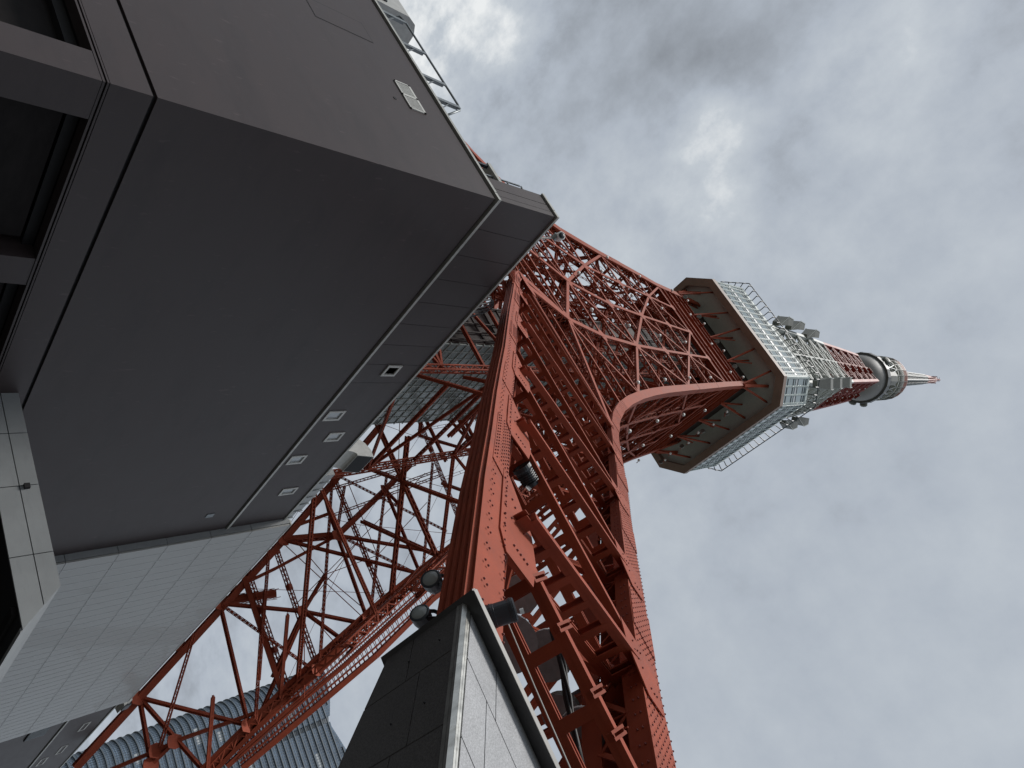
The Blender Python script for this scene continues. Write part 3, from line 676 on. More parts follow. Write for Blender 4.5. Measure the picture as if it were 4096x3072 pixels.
mbm.build('window_bands', [M['deck_glass'], M['deck_spandrel'], M['mullion']], deck_o, kind='stuff')
mbf.build('window_frames', M['deck_wall'], deck_o, kind='stuff')
for m_ in win: m_.build('window_pane', M['deck_glass'], deck_o)
mb = T(); R8 = [V3(p) for p in octo(DH + 1.0, DC + .6, 147.2)]
for i in range(8):
    a, b = R8[i], R8[(i + 1) % 8]; mb.tube([a, b], .1, 6)
mb.build('roof_rail', M['mullion'], deck_o)
E8 = [V3(p) for p in octo(DH - .2, DC, 145.2)]
for i in range(8):
    k = 17 if i % 2 else 4
    for j in range(k):
        t = (j + .5) / k; p = E8[i] + (E8[(i + 1) % 8] - E8[i]) * t; q = R8[i] + (R8[(i + 1) % 8] - R8[i]) * t
        mb = T(); m1 = p + (q - p) * np.array([.9, .9, .35]); mb.beam(p, m1, .14, .14, (0, 0, 1)); mb.beam(m1, q, .16, .2, (1, 0, .1)); mb.build('rail_bracket', M['mullion'], deck_o)
# orange raking struts from the girder to the deck
for r in range(4):
    c, s = [1, 0, -1, 0][r], [0, 1, 0, -1][r]
    def rot(x, y): return (CX + c * x - s * y, CY + s * x + c * y)
    w = wz(122.4)
    for f in (-.97, -.5, 0, .5, .97):
        a = (*rot(-w, f * w), 122.2); b = (*rot(-14.0, f * w * 1.02 + (1.2 if f < 0 else -1.2 if f > 0 else .5)), 131.4)
        mb = T(); mb.beam(a, b, .24, .34, (0, 0, 1)); mb.build('deck_strut', M['red'], tower)
        if abs(f) < .9:
            a = (*rot(-w, f * w), 122.4); b = (*rot(-w - .6, f * w), 131.8); mb = T(); mb.beam(a, b, .22, .3, (1, 0, 0)); mb.build('deck_strut', M['red'], tower)
            a = (*rot(-w, f * w), 122.4); b = (*rot(-12.2, f * w - 1.2), 127.2); mb = T(); mb.beam(a, (*rot(-12.2, f * w - 1.2), 129.5), .2, .25, (0, 0, 1)); mb.build('deck_strut', M['red'], tower)
    a = (*rot(-w, -w), 122); b = (*rot(-11.6, -11.6), 132.0); mb = T(); mb.beam(a, b, .5, .6, (0, 0, 1)); mb.build('deck_strut', M['red'], tower)
# lift shaft glazing
shaft = MB(TO); sx0, sx1, sy0, sy1 = CX - 8.3, CX + 8.3, CY - 2.8, CY + 3.4
shaft.box(sx0, sx1, sy0, sy1, 41, 126); shaft_o = shaft.build('lift_shaft', M['core_dark'], tower)
for j in range(4):
    for k in range(20):
        z0 = 42 + k * 4.15; xa = sx0 + .2 + j * (sx1 - sx0 - .4) / 4; xb = xa + (sx1 - sx0 - .4) / 4
        mb = T(); mb.box(xa + .06, xb - .06, sy0 - .08, sy0 - .01, z0 + .08, z0 + 4.07); mb.build('glass_pane', M['core_glass'], shaft_o)
mb = T()
for j in range(13): x = sx0 + .2 + j * (sx1 - sx0 - .4) / 12; mb.box(x - .06, x + .06, sy0 - .16, sy0 - .02, 41, 126)
for k in range(60): z0 = 42 + k * 4.15 / 3; mb.box(sx0, sx1, sy0 - .2, sy0 - .03, z0 - .06, z0 + .06)
mb.build('glazing_bars', M['core_frame'], shaft_o, kind='stuff')
mb = T()
for k in range(30): mb.box(sx0 - .12, sx0 - .01, sy0 + .1, sy1 - .1, 42 + k * 2.8, 42.12 + k * 2.8)
for y in (sy0 + .3, sy0 + 1.5, sy0 + 2.9, sy1 - .5): mb.tube([(sx0 - .3, y, 41), (sx0 - .3, y, 126)], .12, 6)
mb.build('service_pipes', M['core_dark'], shaft_o, kind='stuff')

# ------------------------------------------------------------------ upper tower
def wu(z): return float(np.interp(z, [145, 169, 200, 214, 232, 250, 262], [9.4, 8.6, 7.4, 6.7, 6.0, 5.2, 4.4]))
ZU = [145, 154, 163, 172, 181, 190, 199, 206, 213, 221, 229, 237, 244, 251]
def pu(sx, sy, z, f=1.0): return np.array([CX + sx * wu(z) * f, CY + sy * wu(z) * f, z])
UP = []
def upart(name, mb, m): o = mb.build(name, m, tower); UP.append(o)
for i in range(len(ZU) - 1):
    z0, z1 = ZU[i], ZU[i + 1]; m = M['white_up'] if z0 < 212 else M['red_up']
    mb = T(); mb.beam(pu(-1, -1, z0), pu(-1, -1, z1), .95, .95, (1, 0, 0)); upart('upper_column', mb, m)
    mb = T(); mb.open4(pu(-1, -1, z0), pu(-1, 1, z0), .4, .6, (-1, 0, 0), r=.2, pitch=.9); upart('upper_strut', mb, m)
    mb = T(); mb.open4(pu(-1, -1, z0), pu(-1, 1, z1), .3, .5, (-1, 0, 0), r=.16, pitch=1.0); upart('upper_brace', mb, m)
    mb = T(); mb.open4(pu(-1, 1, z0), pu(-1, -1, z1), .3, .5, (-1, 0, 0), r=.16, pitch=1.0); upart('upper_brace', mb, m)
    mb = T(); mb.open4(pu(-1, 0, z0), pu(-1, 0, z1), .3, .4, (-1, 0, 0), r=.16); upart('upper_brace', mb, m)
    for (a, b) in (((-1, -1), (1, 1)), ((-1, 0), (0, -1)), ((-.5, -1), (-.5, 1))):
        mb = T(); mb.beam(pu(*a, z0), pu(*b, z0), .3, .4, (0, 0, 1)); upart('upper_strut', mb, m)
    for f in (-.55, .1, .6):
        mb = T(); mb.open4(pu(-.45, f, z0), pu(-.45, -f * .8, z1), .4, .4, (1, 0, 0), r=.13); upart('upper_brace', mb, m)
    if z0 < 212:
        mb = T(); mb.beam(pu(-1, -.6, z0), pu(-.6, -1, (z0 + z1) / 2), .2, .2, (0, 0, 1)); mb.beam(pu(-1, .5, z0), pu(-1, -.5, z1), .22, .22, (0, 0, 1)); upart('upper_brace', mb, m)
    else:
        mb = T(); mb.box(*[v for a in zip(pu(-1, -.35, z0 + 3) - (1.3, 1, .5), pu(-1, -.35, z0 + 3) + (0, 1, -.3)) for v in a]); upart('service_platform', mb, m)
for o in UP:
    for r in (1, 2, 3):
        c = o.copy(); c.rotation_euler = (0, 0, r * math.pi / 2); c.parent = tower; COL.objects.link(c)
mb = T(); mb.box(CX - 2.6, CX + 2.6, CY - 2.6, CY + 2.6, 145, 251.5); mb.build('upper_shaft', M['antenna_grey'], tower)
# horn aerials clustered on the grey section
def horn(px, py, pz, ang, w, d, h):
    mb = T(); c, s = math.cos(ang), math.sin(ang)
    def q(u, v, z): return (px + c * u - s * v, py + s * u + c * v, pz + z)
    mb.hexa([q(-.25 * d, -w * .3, -h * .62), q(.25 * d, -w * .3, -h * .62), q(.25 * d, w * .3, -h * .62), q(-.25 * d, w * .3, -h * .62), q(0, -w / 2, 0), q(d, -w / 2, 0), q(d, w / 2, 0), q(0, w / 2, 0)])
    mb.hexa([q(0, -w / 2, .02), q(d, -w / 2, .02), q(d, w / 2, .02), q(0, w / 2, .02), q(0, -w / 2, h * .5), q(d * .75, -w / 2, h * .5), q(d * .75, w / 2, h * .5), q(0, w / 2, h * .5)])
    o = mb.build('horn_aerial', M['antenna_grey'], tower)
    mb = T(); mb.beam(q(d + .06, -w / 2, .1), q(d * .8, -w / 2, h * .5), .15, .15, (0, 0, 1)); mb.beam(q(d + .06, w / 2, .1), q(d * .8, w / 2, h * .5), .15, .15, (0, 0, 1)); mb.beam(q(-.25 * d, -w * .31, -h * .6), q(d, -w * .52, 0), .12, .12, (0, 0, 1)); mb.beam(q(-.25 * d, w * .31, -h * .6), q(d, w * .52, 0), .12, .12, (0, 0, 1))
    mb.build('aerial_frame', M['white_up'], o)
for sx, sy, z, o_, a_ in ((-1, 1, 179, 1.0, 2.36), (-1, 1, 188, 1.0, 2.36), (-1, 1, 201, .5, 2.36), (-1, -1, 172, 1.2, -2.5), (-1, -1, 185, .6, -2.5), (-1, -1, 197, .4, -2.5), (1, -1, 204, 1.2, -.78), (1, -1, 195, 1.2, -.78)):
    horn(CX + sx * (wu(z) + o_), CY + sy * (wu(z) + o_), z, a_, 2.7, 2.1, 7.5)

# ------------------------------------------------------------------ top deck
zt = 258.0
mb = T(); mb.lathe((CX, CY, 0), (0, 0, 1), [(.5, zt - 7.0), (3.5, zt - 6.8), (5.4, zt - 5.6), (6.8, zt - 3.4), (7.6, zt - 1.0), (7.95, zt + 1.2), (7.0, zt + 1.4)], 48)
top_o = mb.build('top_deck', M['drum_grey'], tower, smooth=True)
mb = T(); mb.lathe((CX, CY, 0), (0, 0, 1), [(7.9, zt + 1.1), (8.75, zt + 1.2), (8.9, zt + 4.2), (8.0, zt + 4.4), (5, zt + 4.5)], 20); mb.build('deck_ring', M['drum_dark'], top_o)
for a in np.arange(20) * 2 * math.pi / 20:
    mb = T(); c, s = math.cos(a), math.sin(a); mb.beam((CX + 8.78 * c, CY + 8.78 * s, zt + 1.2), (CX + 8.93 * c, CY + 8.93 * s, zt + 4.2), .14, .14, (c, s, 0)); mb.build('ring_joint', M['mullion'], top_o)
mb = T(); mb.lathe((CX, CY, 0), (0, 0, 1), [(5.4, zt + 4.4), (5.4, zt + 21)], 16); mb.build('plant_core', M['drum_dark'], top_o)
for a in np.arange(24) * 2 * math.pi / 24:
    c, s = math.cos(a), math.sin(a); c2, s2 = math.cos(a + .26), math.sin(a + .26)
    mb = T(); mb.beam((CX + 7.6 * c, CY + 7.6 * s, zt + 4.4), (CX + 7.8 * c2, CY + 7.8 * s2, zt + 20.5), .16, .16, (c, s, 0)); mb.beam((CX + 7.6 * c2, CY + 7.6 * s2, zt + 4.4), (CX + 7.8 * c, CY + 7.8 * s, zt + 20.5), .16, .16, (c, s, 0))
    mb.beam((CX + 7.7 * c, CY + 7.7 * s, zt + 12.5), (CX + 7.7 * c2, CY + 7.7 * s2, zt + 12.5), .2, .2, (0, 0, 1)); mb.build('drum_truss', M['grey_metal'], top_o)
dv = nrm(np.array([-CX, -CY, 0])); lt = np.array([-dv[1], dv[0], 0])
mb = T(); c0 = np.array([CX, CY, 0]) + dv * 7.0
for z0, z1, r0, r1 in ((zt + 5, zt + 9, 1.6, 2.5), (zt + 9, zt + 17, 2.5, 2.5), (zt + 17, zt + 19, 2.5, 1.8)):
    mb.sweep([[c0 + r * (lt * math.cos(t) + dv * math.sin(t) * .5) + (0, 0, z) for t in np.arange(8) * math.pi / 4 + .39] for r, z in ((r0, z0), (r1, z1))])
mb.build('equipment_pod', M['antenna_grey'], top_o)
for (ang, r) in ((2.35 + .75, 1.5), (-.75 - .2, 1.2), (-.45 - .1, 1.3)):
    p = np.array([CX + 9.2 * math.cos(ang), CY + 9.2 * math.sin(ang), zt + 5.0]); n = np.array([math.cos(ang), math.sin(ang), -.25])
    mb = T(); mb.lathe(p, n, [(.5, -1.2), (r, -.6), (r, .3), (r * .7, .7), (.1, .9)], 16); mb.build('round_aerial', M['antenna_grey'], top_o, smooth=False)
zb_ = zt + 20.0
mb = T(); mb.lathe((CX, CY, 0), (0, 0, 1), [(5, zb_ + .1), (8.0, zb_), (8.1, zb_ + 8)], 24); mb.build('white_drum', M['drum_white'], top_o)
mb = T(); mb.lathe((CX, CY, 0), (0, 0, 1), [(8.1, zb_ + 8.02), (8.1, zb_ + 13.5), (7.6, zb_ + 14.2), (1, zb_ + 14.5)], 24); mb.build('red_drum', M['drum_red'], top_o)
for j in range(12):
    mb = T(); mb.lathe((CX, CY, 0), (0, 0, 1), [(8.05, zb_ + .8 + j * 1.05), (8.17, zb_ + .8 + j * 1.05), (8.17, zb_ + .9 + j * 1.05), (8.05, zb_ + .9 + j * 1.05)], 24); mb.build('drum_band', M['antenna_grey'], top_o)
for a in np.arange(24) * 2 * math.pi / 24:
    c, s = math.cos(a), math.sin(a); mb = T(); mb.beam((CX + 8.12 * c, CY + 8.12 * s, zb_), (CX + 8.12 * c, CY + 8.12 * s, zb_ + 13.4), .16, .12, (c, s, 0)); mb.build('drum_rib', M['antenna_grey'], top_o)
# mast
def mast(z0, z1, h0, h1, m, n):
    for k in range(n):
        a, b = z0 + (z1 - z0) * k / n, z0 + (z1 - z0) * (k + 1) / n
        ha, hb = h0 + (h1 - h0) * k / n, h0 + (h1 - h0) * (k + 1) / n
        mb = T(); cs = [(-1, -1), (1, -1), (1, 1), (-1, 1)]
        for i in range(4):
            p, q = cs[i], cs[(i + 1) % 4]
            A = lambda u, h, z: (CX + u[0] * h, CY + u[1] * h, z)
            mb.beam(A(p, ha, a), A(p, hb, b), .42, .42, (1, 0, 0)); mb.beam(A(p, ha, a), A(q, hb, b), .26, .26, (1, 0, 0)); mb.beam(A(q, ha, a), A(p, hb, b), .26, .26, (1, 0, 0)); mb.beam(A(p, ha, a), A(q, ha, a), .26, .26, (0, 0, 1))
            md = ((p[0] + q[0]) * .5, (p[1] + q[1]) * .5)
            mb.box(CX + md[0] * (ha + .1) - .55, CX + md[0] * (ha + .1) + .55, CY + md[1] * (ha + .1) - .55, CY + md[1] * (ha + .1) + .55, a + .6, b - .6)
        mb.build('mast_section', m, tower)
mast(292, 316, 2.2, 2.1, M['red_up'], 4); mast(316, 366, 2.1, 1.45, M['mast_white'], 18); mast(366, 390, 1.35, .7, M['red_up'], 7)
mb = T(); mb.tube([(CX, CY, 388), (CX, CY, 404)], .4, 8)
for k in range(12):
    z = 389 + k * 1.2; a = k * .8; mb.beam((CX - 1.2 * math.cos(a), CY - 1.2 * math.sin(a), z), (CX + 1.2 * math.cos(a), CY + 1.2 * math.sin(a), z), .12, .12, (0, 0, 1))
mb.build('mast_tip', M['red_up'], tower)
for k in range(5):
    mb = T(); z = 374 + 2.8 * k; mb.box(CX - 2.6, CX + 2.6, CY - .12, CY + .12, z, z + .25); mb.box(CX - .12, CX + .12, CY - 2.4, CY + 2.4, z + 1, z + 1.25); mb.build('mast_arm', M['red_up'], tower)
# ------------------------------------------------------------------ dark building under the tower
PX, PY = 11.26, 17.86
BO = (PX, PY, GZ)
bld = empty('dark_building', BO, 'dark stone clad building with flat roof, its corner rising beside the tower', 'building')
def B(): return MB(BO)
def bp(name, mb, m, kind=None): return mb.build(name, m, bld, kind=kind)
mb = B(); mb.box(PX, 41.0, PY, PY + .6, 8.16, 21.80); mb.box(PX, PX + .6, PY + .6, 62, 8.16, 21.80); bp('upper_wall', mb, M['wall'])
mb = B(); mb.box(72, 112, PY, PY + .6, -1.5, 21.8); bp('upper_wall', mb, M['wall'])
mb = B(); mb.box(PX + .5, 112, PY + .5, 62, 8.2, 21.93); bp('roof', mb, M['roofing'])
mb = B(); mb.box(PX + .12, 112, PY + .12, 62, 8.0, 8.18); mb.box(PX + .10, 112, PY + .10, 62, 21.75, 21.97); bp('shadow_joint', mb, M['black'])
mb = B(); mb.box(PX, 44, PY, PY + .6, 6.98, 8.04); mb.box(PX, PX + .6, PY + .6, 62, 6.98, 8.04); bp('wall_band', mb, M['wall'])
mb = B(); mb.box(PX - .02, 44, PY - .02, PY + .5, 6.90, 6.95); mb.box(PX - .02, PX + .5, PY + .5, 62, 6.90, 6.95); mb.box(PX + .0, 44, PY, PY + .5, 6.80, 6.86); mb.box(PX, PX + .5, PY + .5, 62, 6.80, 6.86); bp('drip_edge', mb, M['wall'])
mb = B(); mb.box(PX + .06, 44, PY + .06, 62, 6.84, 6.99); bp('shadow_joint', mb, M['black'])
# piers and recessed bays below
for (x0, x1, y0, y1) in [(PX + .01, PX + 1.25, PY + .01, PY + 1.25)] + [(x, x + 1.2, PY + .03, PY + 1.2) for x in (17.95, 24.2, 31, 37.5)] + [(PX + .03, PX + 1.2, y, y + 1.2) for y in (25.5, 33, 40.5, 48)]:
    mb = B(); mb.box(x0, x1, y0, y1, GZ, 6.79); bp('pier', mb, M['wall'])
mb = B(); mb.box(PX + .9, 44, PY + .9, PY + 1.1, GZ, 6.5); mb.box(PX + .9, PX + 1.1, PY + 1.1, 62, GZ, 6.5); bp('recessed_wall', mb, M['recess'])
for x0 in (12.6, 19.3, 25.5):
    mb = B(); mb.box(x0, x0 + 5.0, PY + .55, PY + .9, 4.9, 6.4); bp('recessed_beam', mb, M['recess'])
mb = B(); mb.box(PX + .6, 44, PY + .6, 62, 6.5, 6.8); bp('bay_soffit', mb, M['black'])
# parapet block of panels
xs = [PX] + [PX + 1.7 + 1.62 * i for i in range(8)] + [40.9]
for a, b in zip(xs[:-1], xs[1:]):
    if b - a < 3: 
        mb = B(); mb.box(a + (.0 if a == PX else .012), b - .012, PY + .0, PY + .3, 22.08, 25.98); bp('parapet_panel', mb, M['wall'])
a, b = xs[-2], xs[-1]
WINS = [(22.75, 23.55, 23.75, 24.6), (26.95, 27.75, 22.45, 23.45), (29.2, 30.0, 23.75, 24.7), (31.5, 32.3, 22.45, 23.4), (35.5, 36.2, 23.85, 24.85)]
# wall with five openings, cut as strips
cuts = sorted([w for w in WINS if w[0] > a])
cur = a + .012; mb = B()
for w in cuts:
    mb.box(cur, w[0], PY, PY + .3, 22.08, 25.98); mb.box(w[0], w[1], PY, PY + .3, 22.08, w[2]); mb.box(w[0], w[1], PY, PY + .3, w[3], 25.98); cur = w[1]
mb.box(cur, b, PY, PY + .3, 22.08, 25.98); bp('parapet_panel', mb, M['wall'])
def small_window(w, y=PY, dark=False):
    mb = B(); t = .09
    mb.box(w[0] - .05, w[1] + .05, y - .05, y + .12, w[2] - .05, w[2] + t); mb.box(w[0] - .05, w[1] + .05, y - .05, y + .12, w[3] - t, w[3] + .05)
    mb.box(w[0] - .05, w[0] + t, y - .05, y + .12, w[2] + t, w[3] - t); mb.box(w[1] - t, w[1] + .05, y - .05, y + .12, w[2] + t, w[3] - t)
    o = mb.build('window', M['louvre'], bld)
    mb = B(); mb.box(w[0] + t, w[1] - t, y + .03, y + .08, w[2] + t, w[3] - t); mb.build('pane', M['recess'] if dark else M['window'], o)
for i, w in enumerate(cuts): small_window(w, dark=False)
w = WINS[0]; mb = B(); small_window((w[0], w[1], w[2], w[3]), PY - .03, dark=True)
for (z0, z1) in ((22.08, 25.98),):
    mb = B(); mb.box(PX, PX + .3, PY + .32, PY + .75, z0, z1); bp('parapet_panel', mb, M['wall'])
    mb = B(); mb.box(PX, PX + .3, PY + .78, PY + 1.45, z0, z1); bp('parapet_panel', mb, M['wall'])
    mb = B(); mb.box(PX + .3, 41, PY + .3, PY + 1.4, z0, z1 + .02); bp('parapet_core', mb, M['recess'])
# pale trims, jointed
def trim(z, runs):
    for (ax, s0, s1, ln) in runs:
        p = s0
        while p < s1 - .05:
            q = min(s1, p + ln); mb = B()
            if ax == 'x': mb.box(p + .01, q - .01, PY - .09, PY + .35, z, z + .15)
            else: mb.box(PX - .09, PX + .35, p + .01, q - .01, z, z + .15)
            bp('edge_trim', mb, M['trim']); p = q
trim(21.95, [('x', PX - .09, 40.9, 3.0), ('y', PY + .36, 62, 3.0), ('x', 72.5, 112, 3.0)])
trim(26.03, [('x', PX - .09, 40.9, 3.0), ('y', PY + .36, PY + 1.5, 3.0)])
mb = B(); mb.box(PX + .04, 41, PY + .04, PY + 1.4, 25.9, 26.05); bp('shadow_joint', mb, M['black'])
# louvre vent, pipe hole, access hatch on the -x wall
mb = B(); y0, y1, z0, z1 = 22.62, 24.5, 19.62, 20.5
for (a, b, c, d) in ((y0, y1, z0, z0 + .06), (y0, y1, z1 - .12, z1), (y0, y0 + .07, z0, z1), (y1 - .07, y1, z0, z1), ((y0 + y1) / 2 - .06, (y0 + y1) / 2 + .06, z0, z1)): mb.box(PX - .05, PX + .001, a, b, c, d)
lv = bp('louvre_vent', mb, M['louvre'])
mb = B(); mb.box(PX - .012, PX + .001, y0 + .07, y1 - .07, z0 + .06, z1 - .12); mb.build('louvre_back', M['black'], lv)
for i in range(24):
    y = y0 + .1 + i * (y1 - y0 - .2) / 24
    if abs(y - (y0 + y1) / 2) < .07: continue
    mb = B(); mb.box(PX - .045, PX - .014, y + .01, y + .042, z0 + .06, z1 - .12); mb.build('slat', M['louvre'], lv)
mb = B(); mb.lathe((PX - .02, 22.98, 18.95), (1, 0, 0), [(.07, 0), (.085, 0), (.085, .03)], 10); bp('pipe_hole', mb, M['black'])
mb = B(); mb.box(PX - .012, PX + .001, 27.2, 28.6, 16.8, 19.75); bp('access_hatch', mb, M['wall'])
mb = B()
for (a, b, c, d) in ((27.15, 28.65, 16.76, 16.8), (27.15, 28.65, 19.75, 19.79), (27.15, 27.19, 16.8, 19.75), (28.61, 28.65, 16.8, 19.75), (27.85, 27.88, 16.8, 19.75)): mb.box(PX - .006, PX + .001, a, b, c, d)
bp('hatch_joint', mb, M['black'])
mb = B(); mb.box(37.5, 37.9, PY - .04, PY + .001, 19.8, 20.25); bp('small_vent', mb, M['grey_metal'])
# lower wing of pale metal panels
WX0, WX1, WY, WZ0, WZ1 = 39.95, 74.2, 17.36, -1.5, 26.45
wing = MB(BO); wing.box(WX0 + .25, WX1 - .1, WY + .12, PY + .55, WZ0, WZ1 - .1); wing_o = wing.build('panel_wing', M['panel_joint'], bld)
zj = [9.7 + .02, 12.9, 15.55, 18.25, 20.9, 23.6, 26.4]
nx = 34; xw = (WX1 - WX0) / nx
for i in range(nx):
    for j in range(len(zj) - 1):
        mb = MB(BO); mb.box(WX0 + i * xw + .018, WX0 + (i + 1) * xw - .018, WY, WY + .1, zj[j] + .012, zj[j + 1] - .012); mb.build('panel', M['panel'], wing_o)
for i in range(1, nx):
    mb = MB(BO); mb.box(WX0 + i * xw - .03, WX0 + i * xw + .03, WY - .012, WY + .02, zj[0], zj[-1]); mb.build('joint_bead', M['panel_joint'], wing_o)
for j in range(1, len(zj)):
    for dz in (-.06, .06):
        mb = MB(BO); mb.box(WX0, WX1, WY - .005, WY + .02, zj[j] + dz - .012, zj[j] + dz + .012); mb.build('joint_bead', M['panel_joint'], wing_o)
    mb = MB(BO); mb.box(WX0 - .02, WX0 + .24, WY + .13, PY + .3, zj[j - 1] + .015, zj[j] - .015); mb.build('return_panel', M['stone'], wing_o)
mb = MB(BO); mb.box(WX0 - .02, WX1, WY - .02, WY + .4, 26.4, 26.5); mb.build('edge_trim', M['trim'], wing_o)
# canopy block of grey stone in front
can = MB(BO); CXX = 25.0
def canp(z): return 17.86 if z > 99 else float(np.interp(z, [5.2, 6.55, 7.75], [8.0, 8.9, 10.1]))
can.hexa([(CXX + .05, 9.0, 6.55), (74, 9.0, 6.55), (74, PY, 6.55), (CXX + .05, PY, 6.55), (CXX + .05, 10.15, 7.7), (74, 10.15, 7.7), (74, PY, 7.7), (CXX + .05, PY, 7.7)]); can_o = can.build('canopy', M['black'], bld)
ys = [9.6, 11.35, 13.95, 16.0 + .1, 17.9]
for (za, zb2) in ((6.55, 7.2), (7.23, 7.78)):
    for ya, yb in zip(ys[:-1], ys[1:]):
        y_a0 = canp(za) if ya < 10 else ya; y_a1 = canp(zb2) if ya < 10 else ya
        mb = MB(BO); mb.hexa([(CXX - .04, y_a0 + .015, za), (CXX + .05, y_a0 + .015, za), (CXX + .05, yb - .015, za), (CXX - .04, yb - .015, za), (CXX - .04, y_a1 + .015, zb2), (CXX + .05, y_a1 + .015, zb2), (CXX + .05, yb - .015, zb2), (CXX - .04, yb - .015, zb2)]); mb.build('stone_panel', M['stone'], can_o)
for i in range(14):
    xa = CXX + .07 + i * 3.4
    mb = MB(BO); mb.hexa([(xa, canp(6.55) - .03, 6.5), (xa + 3.37, canp(6.55) - .03, 6.5), (xa + 3.37, canp(6.55) + .1, 6.5), (xa, canp(6.55) + .1, 6.5), (xa, canp(7.75), 7.78), (xa + 3.37, canp(7.75), 7.78), (xa + 3.37, canp(7.75) + .1, 7.78), (xa, canp(7.75) + .1, 7.78)]); mb.build('stone_panel', M['stone'], can_o)
for yv in (9.5, 12.5, 15.3):
    mb = MB(BO); mb.box(CXX + .2, 73, yv, yv + .3, 6.4, 6.56); mb.build('soffit_rib', M['recess'], can_o)
mb = MB(BO); mb.box(CXX + 1.5, 74, 12.4, PY, GZ, 6.5); mb.build('entrance_wall', M['recess'], can_o)
mb = MB((CXX - .1, 13.86, 7.4)); mb.box(CXX - .16, CXX - .045, 13.8, 13.98, 7.33, 7.5); mb.build('sensor', M['black'], label='small black sensor box fixed on the grey stone canopy', cat='sensor')
# far end of the dark wall
for w in ((79.4, 81.6, 24.2, 24.75), (86.0, 88.4, 23.9, 24.45), (88.5, 90.7, 22.7, 23.3), (93, 95.4, 22.6, 23.2)): small_window(w, dark=w[2] < 23)
mb = B(); mb.box(74.3, 112, PY, PY + .3, 22.08, 25.98); bp('parapet_panel', mb, M['wall'])
p0 = 74.3
while p0 < 111:
    mb = B(); mb.box(p0 + .01, p0 + 2.98, PY - .09, PY + .35, 26.03, 26.18); bp('edge_trim', mb, M['trim']); p0 += 3
mb = B(); mb.box(74.6, 78.2, PY - .12, PY + .001, 19.0, 20.6); lv2 = bp('wall_grille', mb, M['recess'])
for i in range(18):
    mb = B(); mb.box(74.7 + i * .19, 74.78 + i * .19, PY - .16, PY - .12, 19.05, 20.55); mb.build('slat', M['grey_metal'], lv2)
# things on the roof
RY = PX + .25
rr = MB((PX, 27, 22.1)); rail = empty('roof_railing', (PX, 27, 22.1), 'grey tube railing on angle brackets along the roof edge', 'railing')
def rl(): return MB((PX, 27, 22.1))
mb = rl(); mb.tube([(PX + .1, 31.0, 22.6), (PX + .1, 31.9, 23.7), (PX + .1, 31.5, 23.95), (PX + .1, 24.95, 23.9), (PX + .1, 24.5, 23.75), (PX + .1, 23.5, 22.3)], .055, 10); mb.build('top_tube', M['grey_metal'], rail, smooth=True)
for y in (31.4, 28.85, 26.4, 24.7):
    mb = rl(); mb.box(PX + .04, PX + .10, y - .10, y + .10, 22.12, 23.85); mb.box(PX + .10, PX + .2, y - .10, y - .06, 22.12, 23.7); o = mb.build('bracket', M['grey_metal'], rail)
    mb = rl(); mb.beam((PX + .1, y - .05, 23.1), (PX + .1, y - .8, 22.15), .05, .05, (1, 0, 0)); mb.build('brace', M['grey_metal'], rail)
mb = MB((PX + 1.2, 33, 22)); mb.box(PX + .9, PX + 3.0, 34.4, 39, 22.3, 22.5)
rc = [[(PX + .7 + dx, y, z) for dx, z in ((0, 22.5), (0, 26.0), (.25, 26.6), (.8, 26.9), (2.4, 26.9), (2.4, 22.5))] for y in (34.2, 40)]
mb.sweep(rc); hood = mb.build('roof_hood', M['duct'], label='rounded sheet metal hood with dark face above the roof railing', cat='vent hood')
mb = MB((PX + 1.2, 33, 22)); mb.box(PX + .62, PX + .69, 34.6, 39.8, 22.4, 24.6); mb.build('dark_face', M['dark_metal'], hood)
# open plant frame behind the parapet
pf = empty('plant_frame', (PX + .6, 20, 22.1), 'small open plant enclosure with grey lintel behind the roof parapet', 'plant enclosure')
def pfm(): return MB((PX + .6, 20, 22.1))
mb = pfm(); mb.box(PX + .1, PX + .75, 19.3, 20.7, 23.25, 23.45); mb.build('lintel', M['trim'], pf)
for y in (20.5, 19.35): mb = pfm(); mb.box(PX + .15, PX + .3, y, y + .12, 22.1, 23.3); mb.build('post', M['dark_metal'], pf)
mb = pfm(); mb.box(PX + .2, PX + .3, 18.9, 19.3, 22.1, 25.4); mb.build('side_panel', M['dark_metal'], pf)
mb = pfm()
for z in (23.0, 24.0, 25.0): mb.beam((PX + .25, 19.0, z), (PX + .25, 19.9, z + .2), .06, .06, (1, 0, 0))
mb.beam((PX + .25, 19.9, 22.6), (PX + .25, 19.9, 25.1), .06, .06, (1, 0, 0)); mb.build('guard_frame', M['grey_metal'], pf)
mb = pfm(); mb.tube([(PX + .7, 20.4, 22.2), (PX + .7, 20.1, 22.9), (PX + .8, 19.9, 22.4), (PX + .7, 19.7, 23.1)], .07, 6); mb.tube([(PX + .7, 19.8, 22.2), (PX + .75, 20.2, 22.6)], .12, 6); mb.build('pipework', M['lens'], pf)
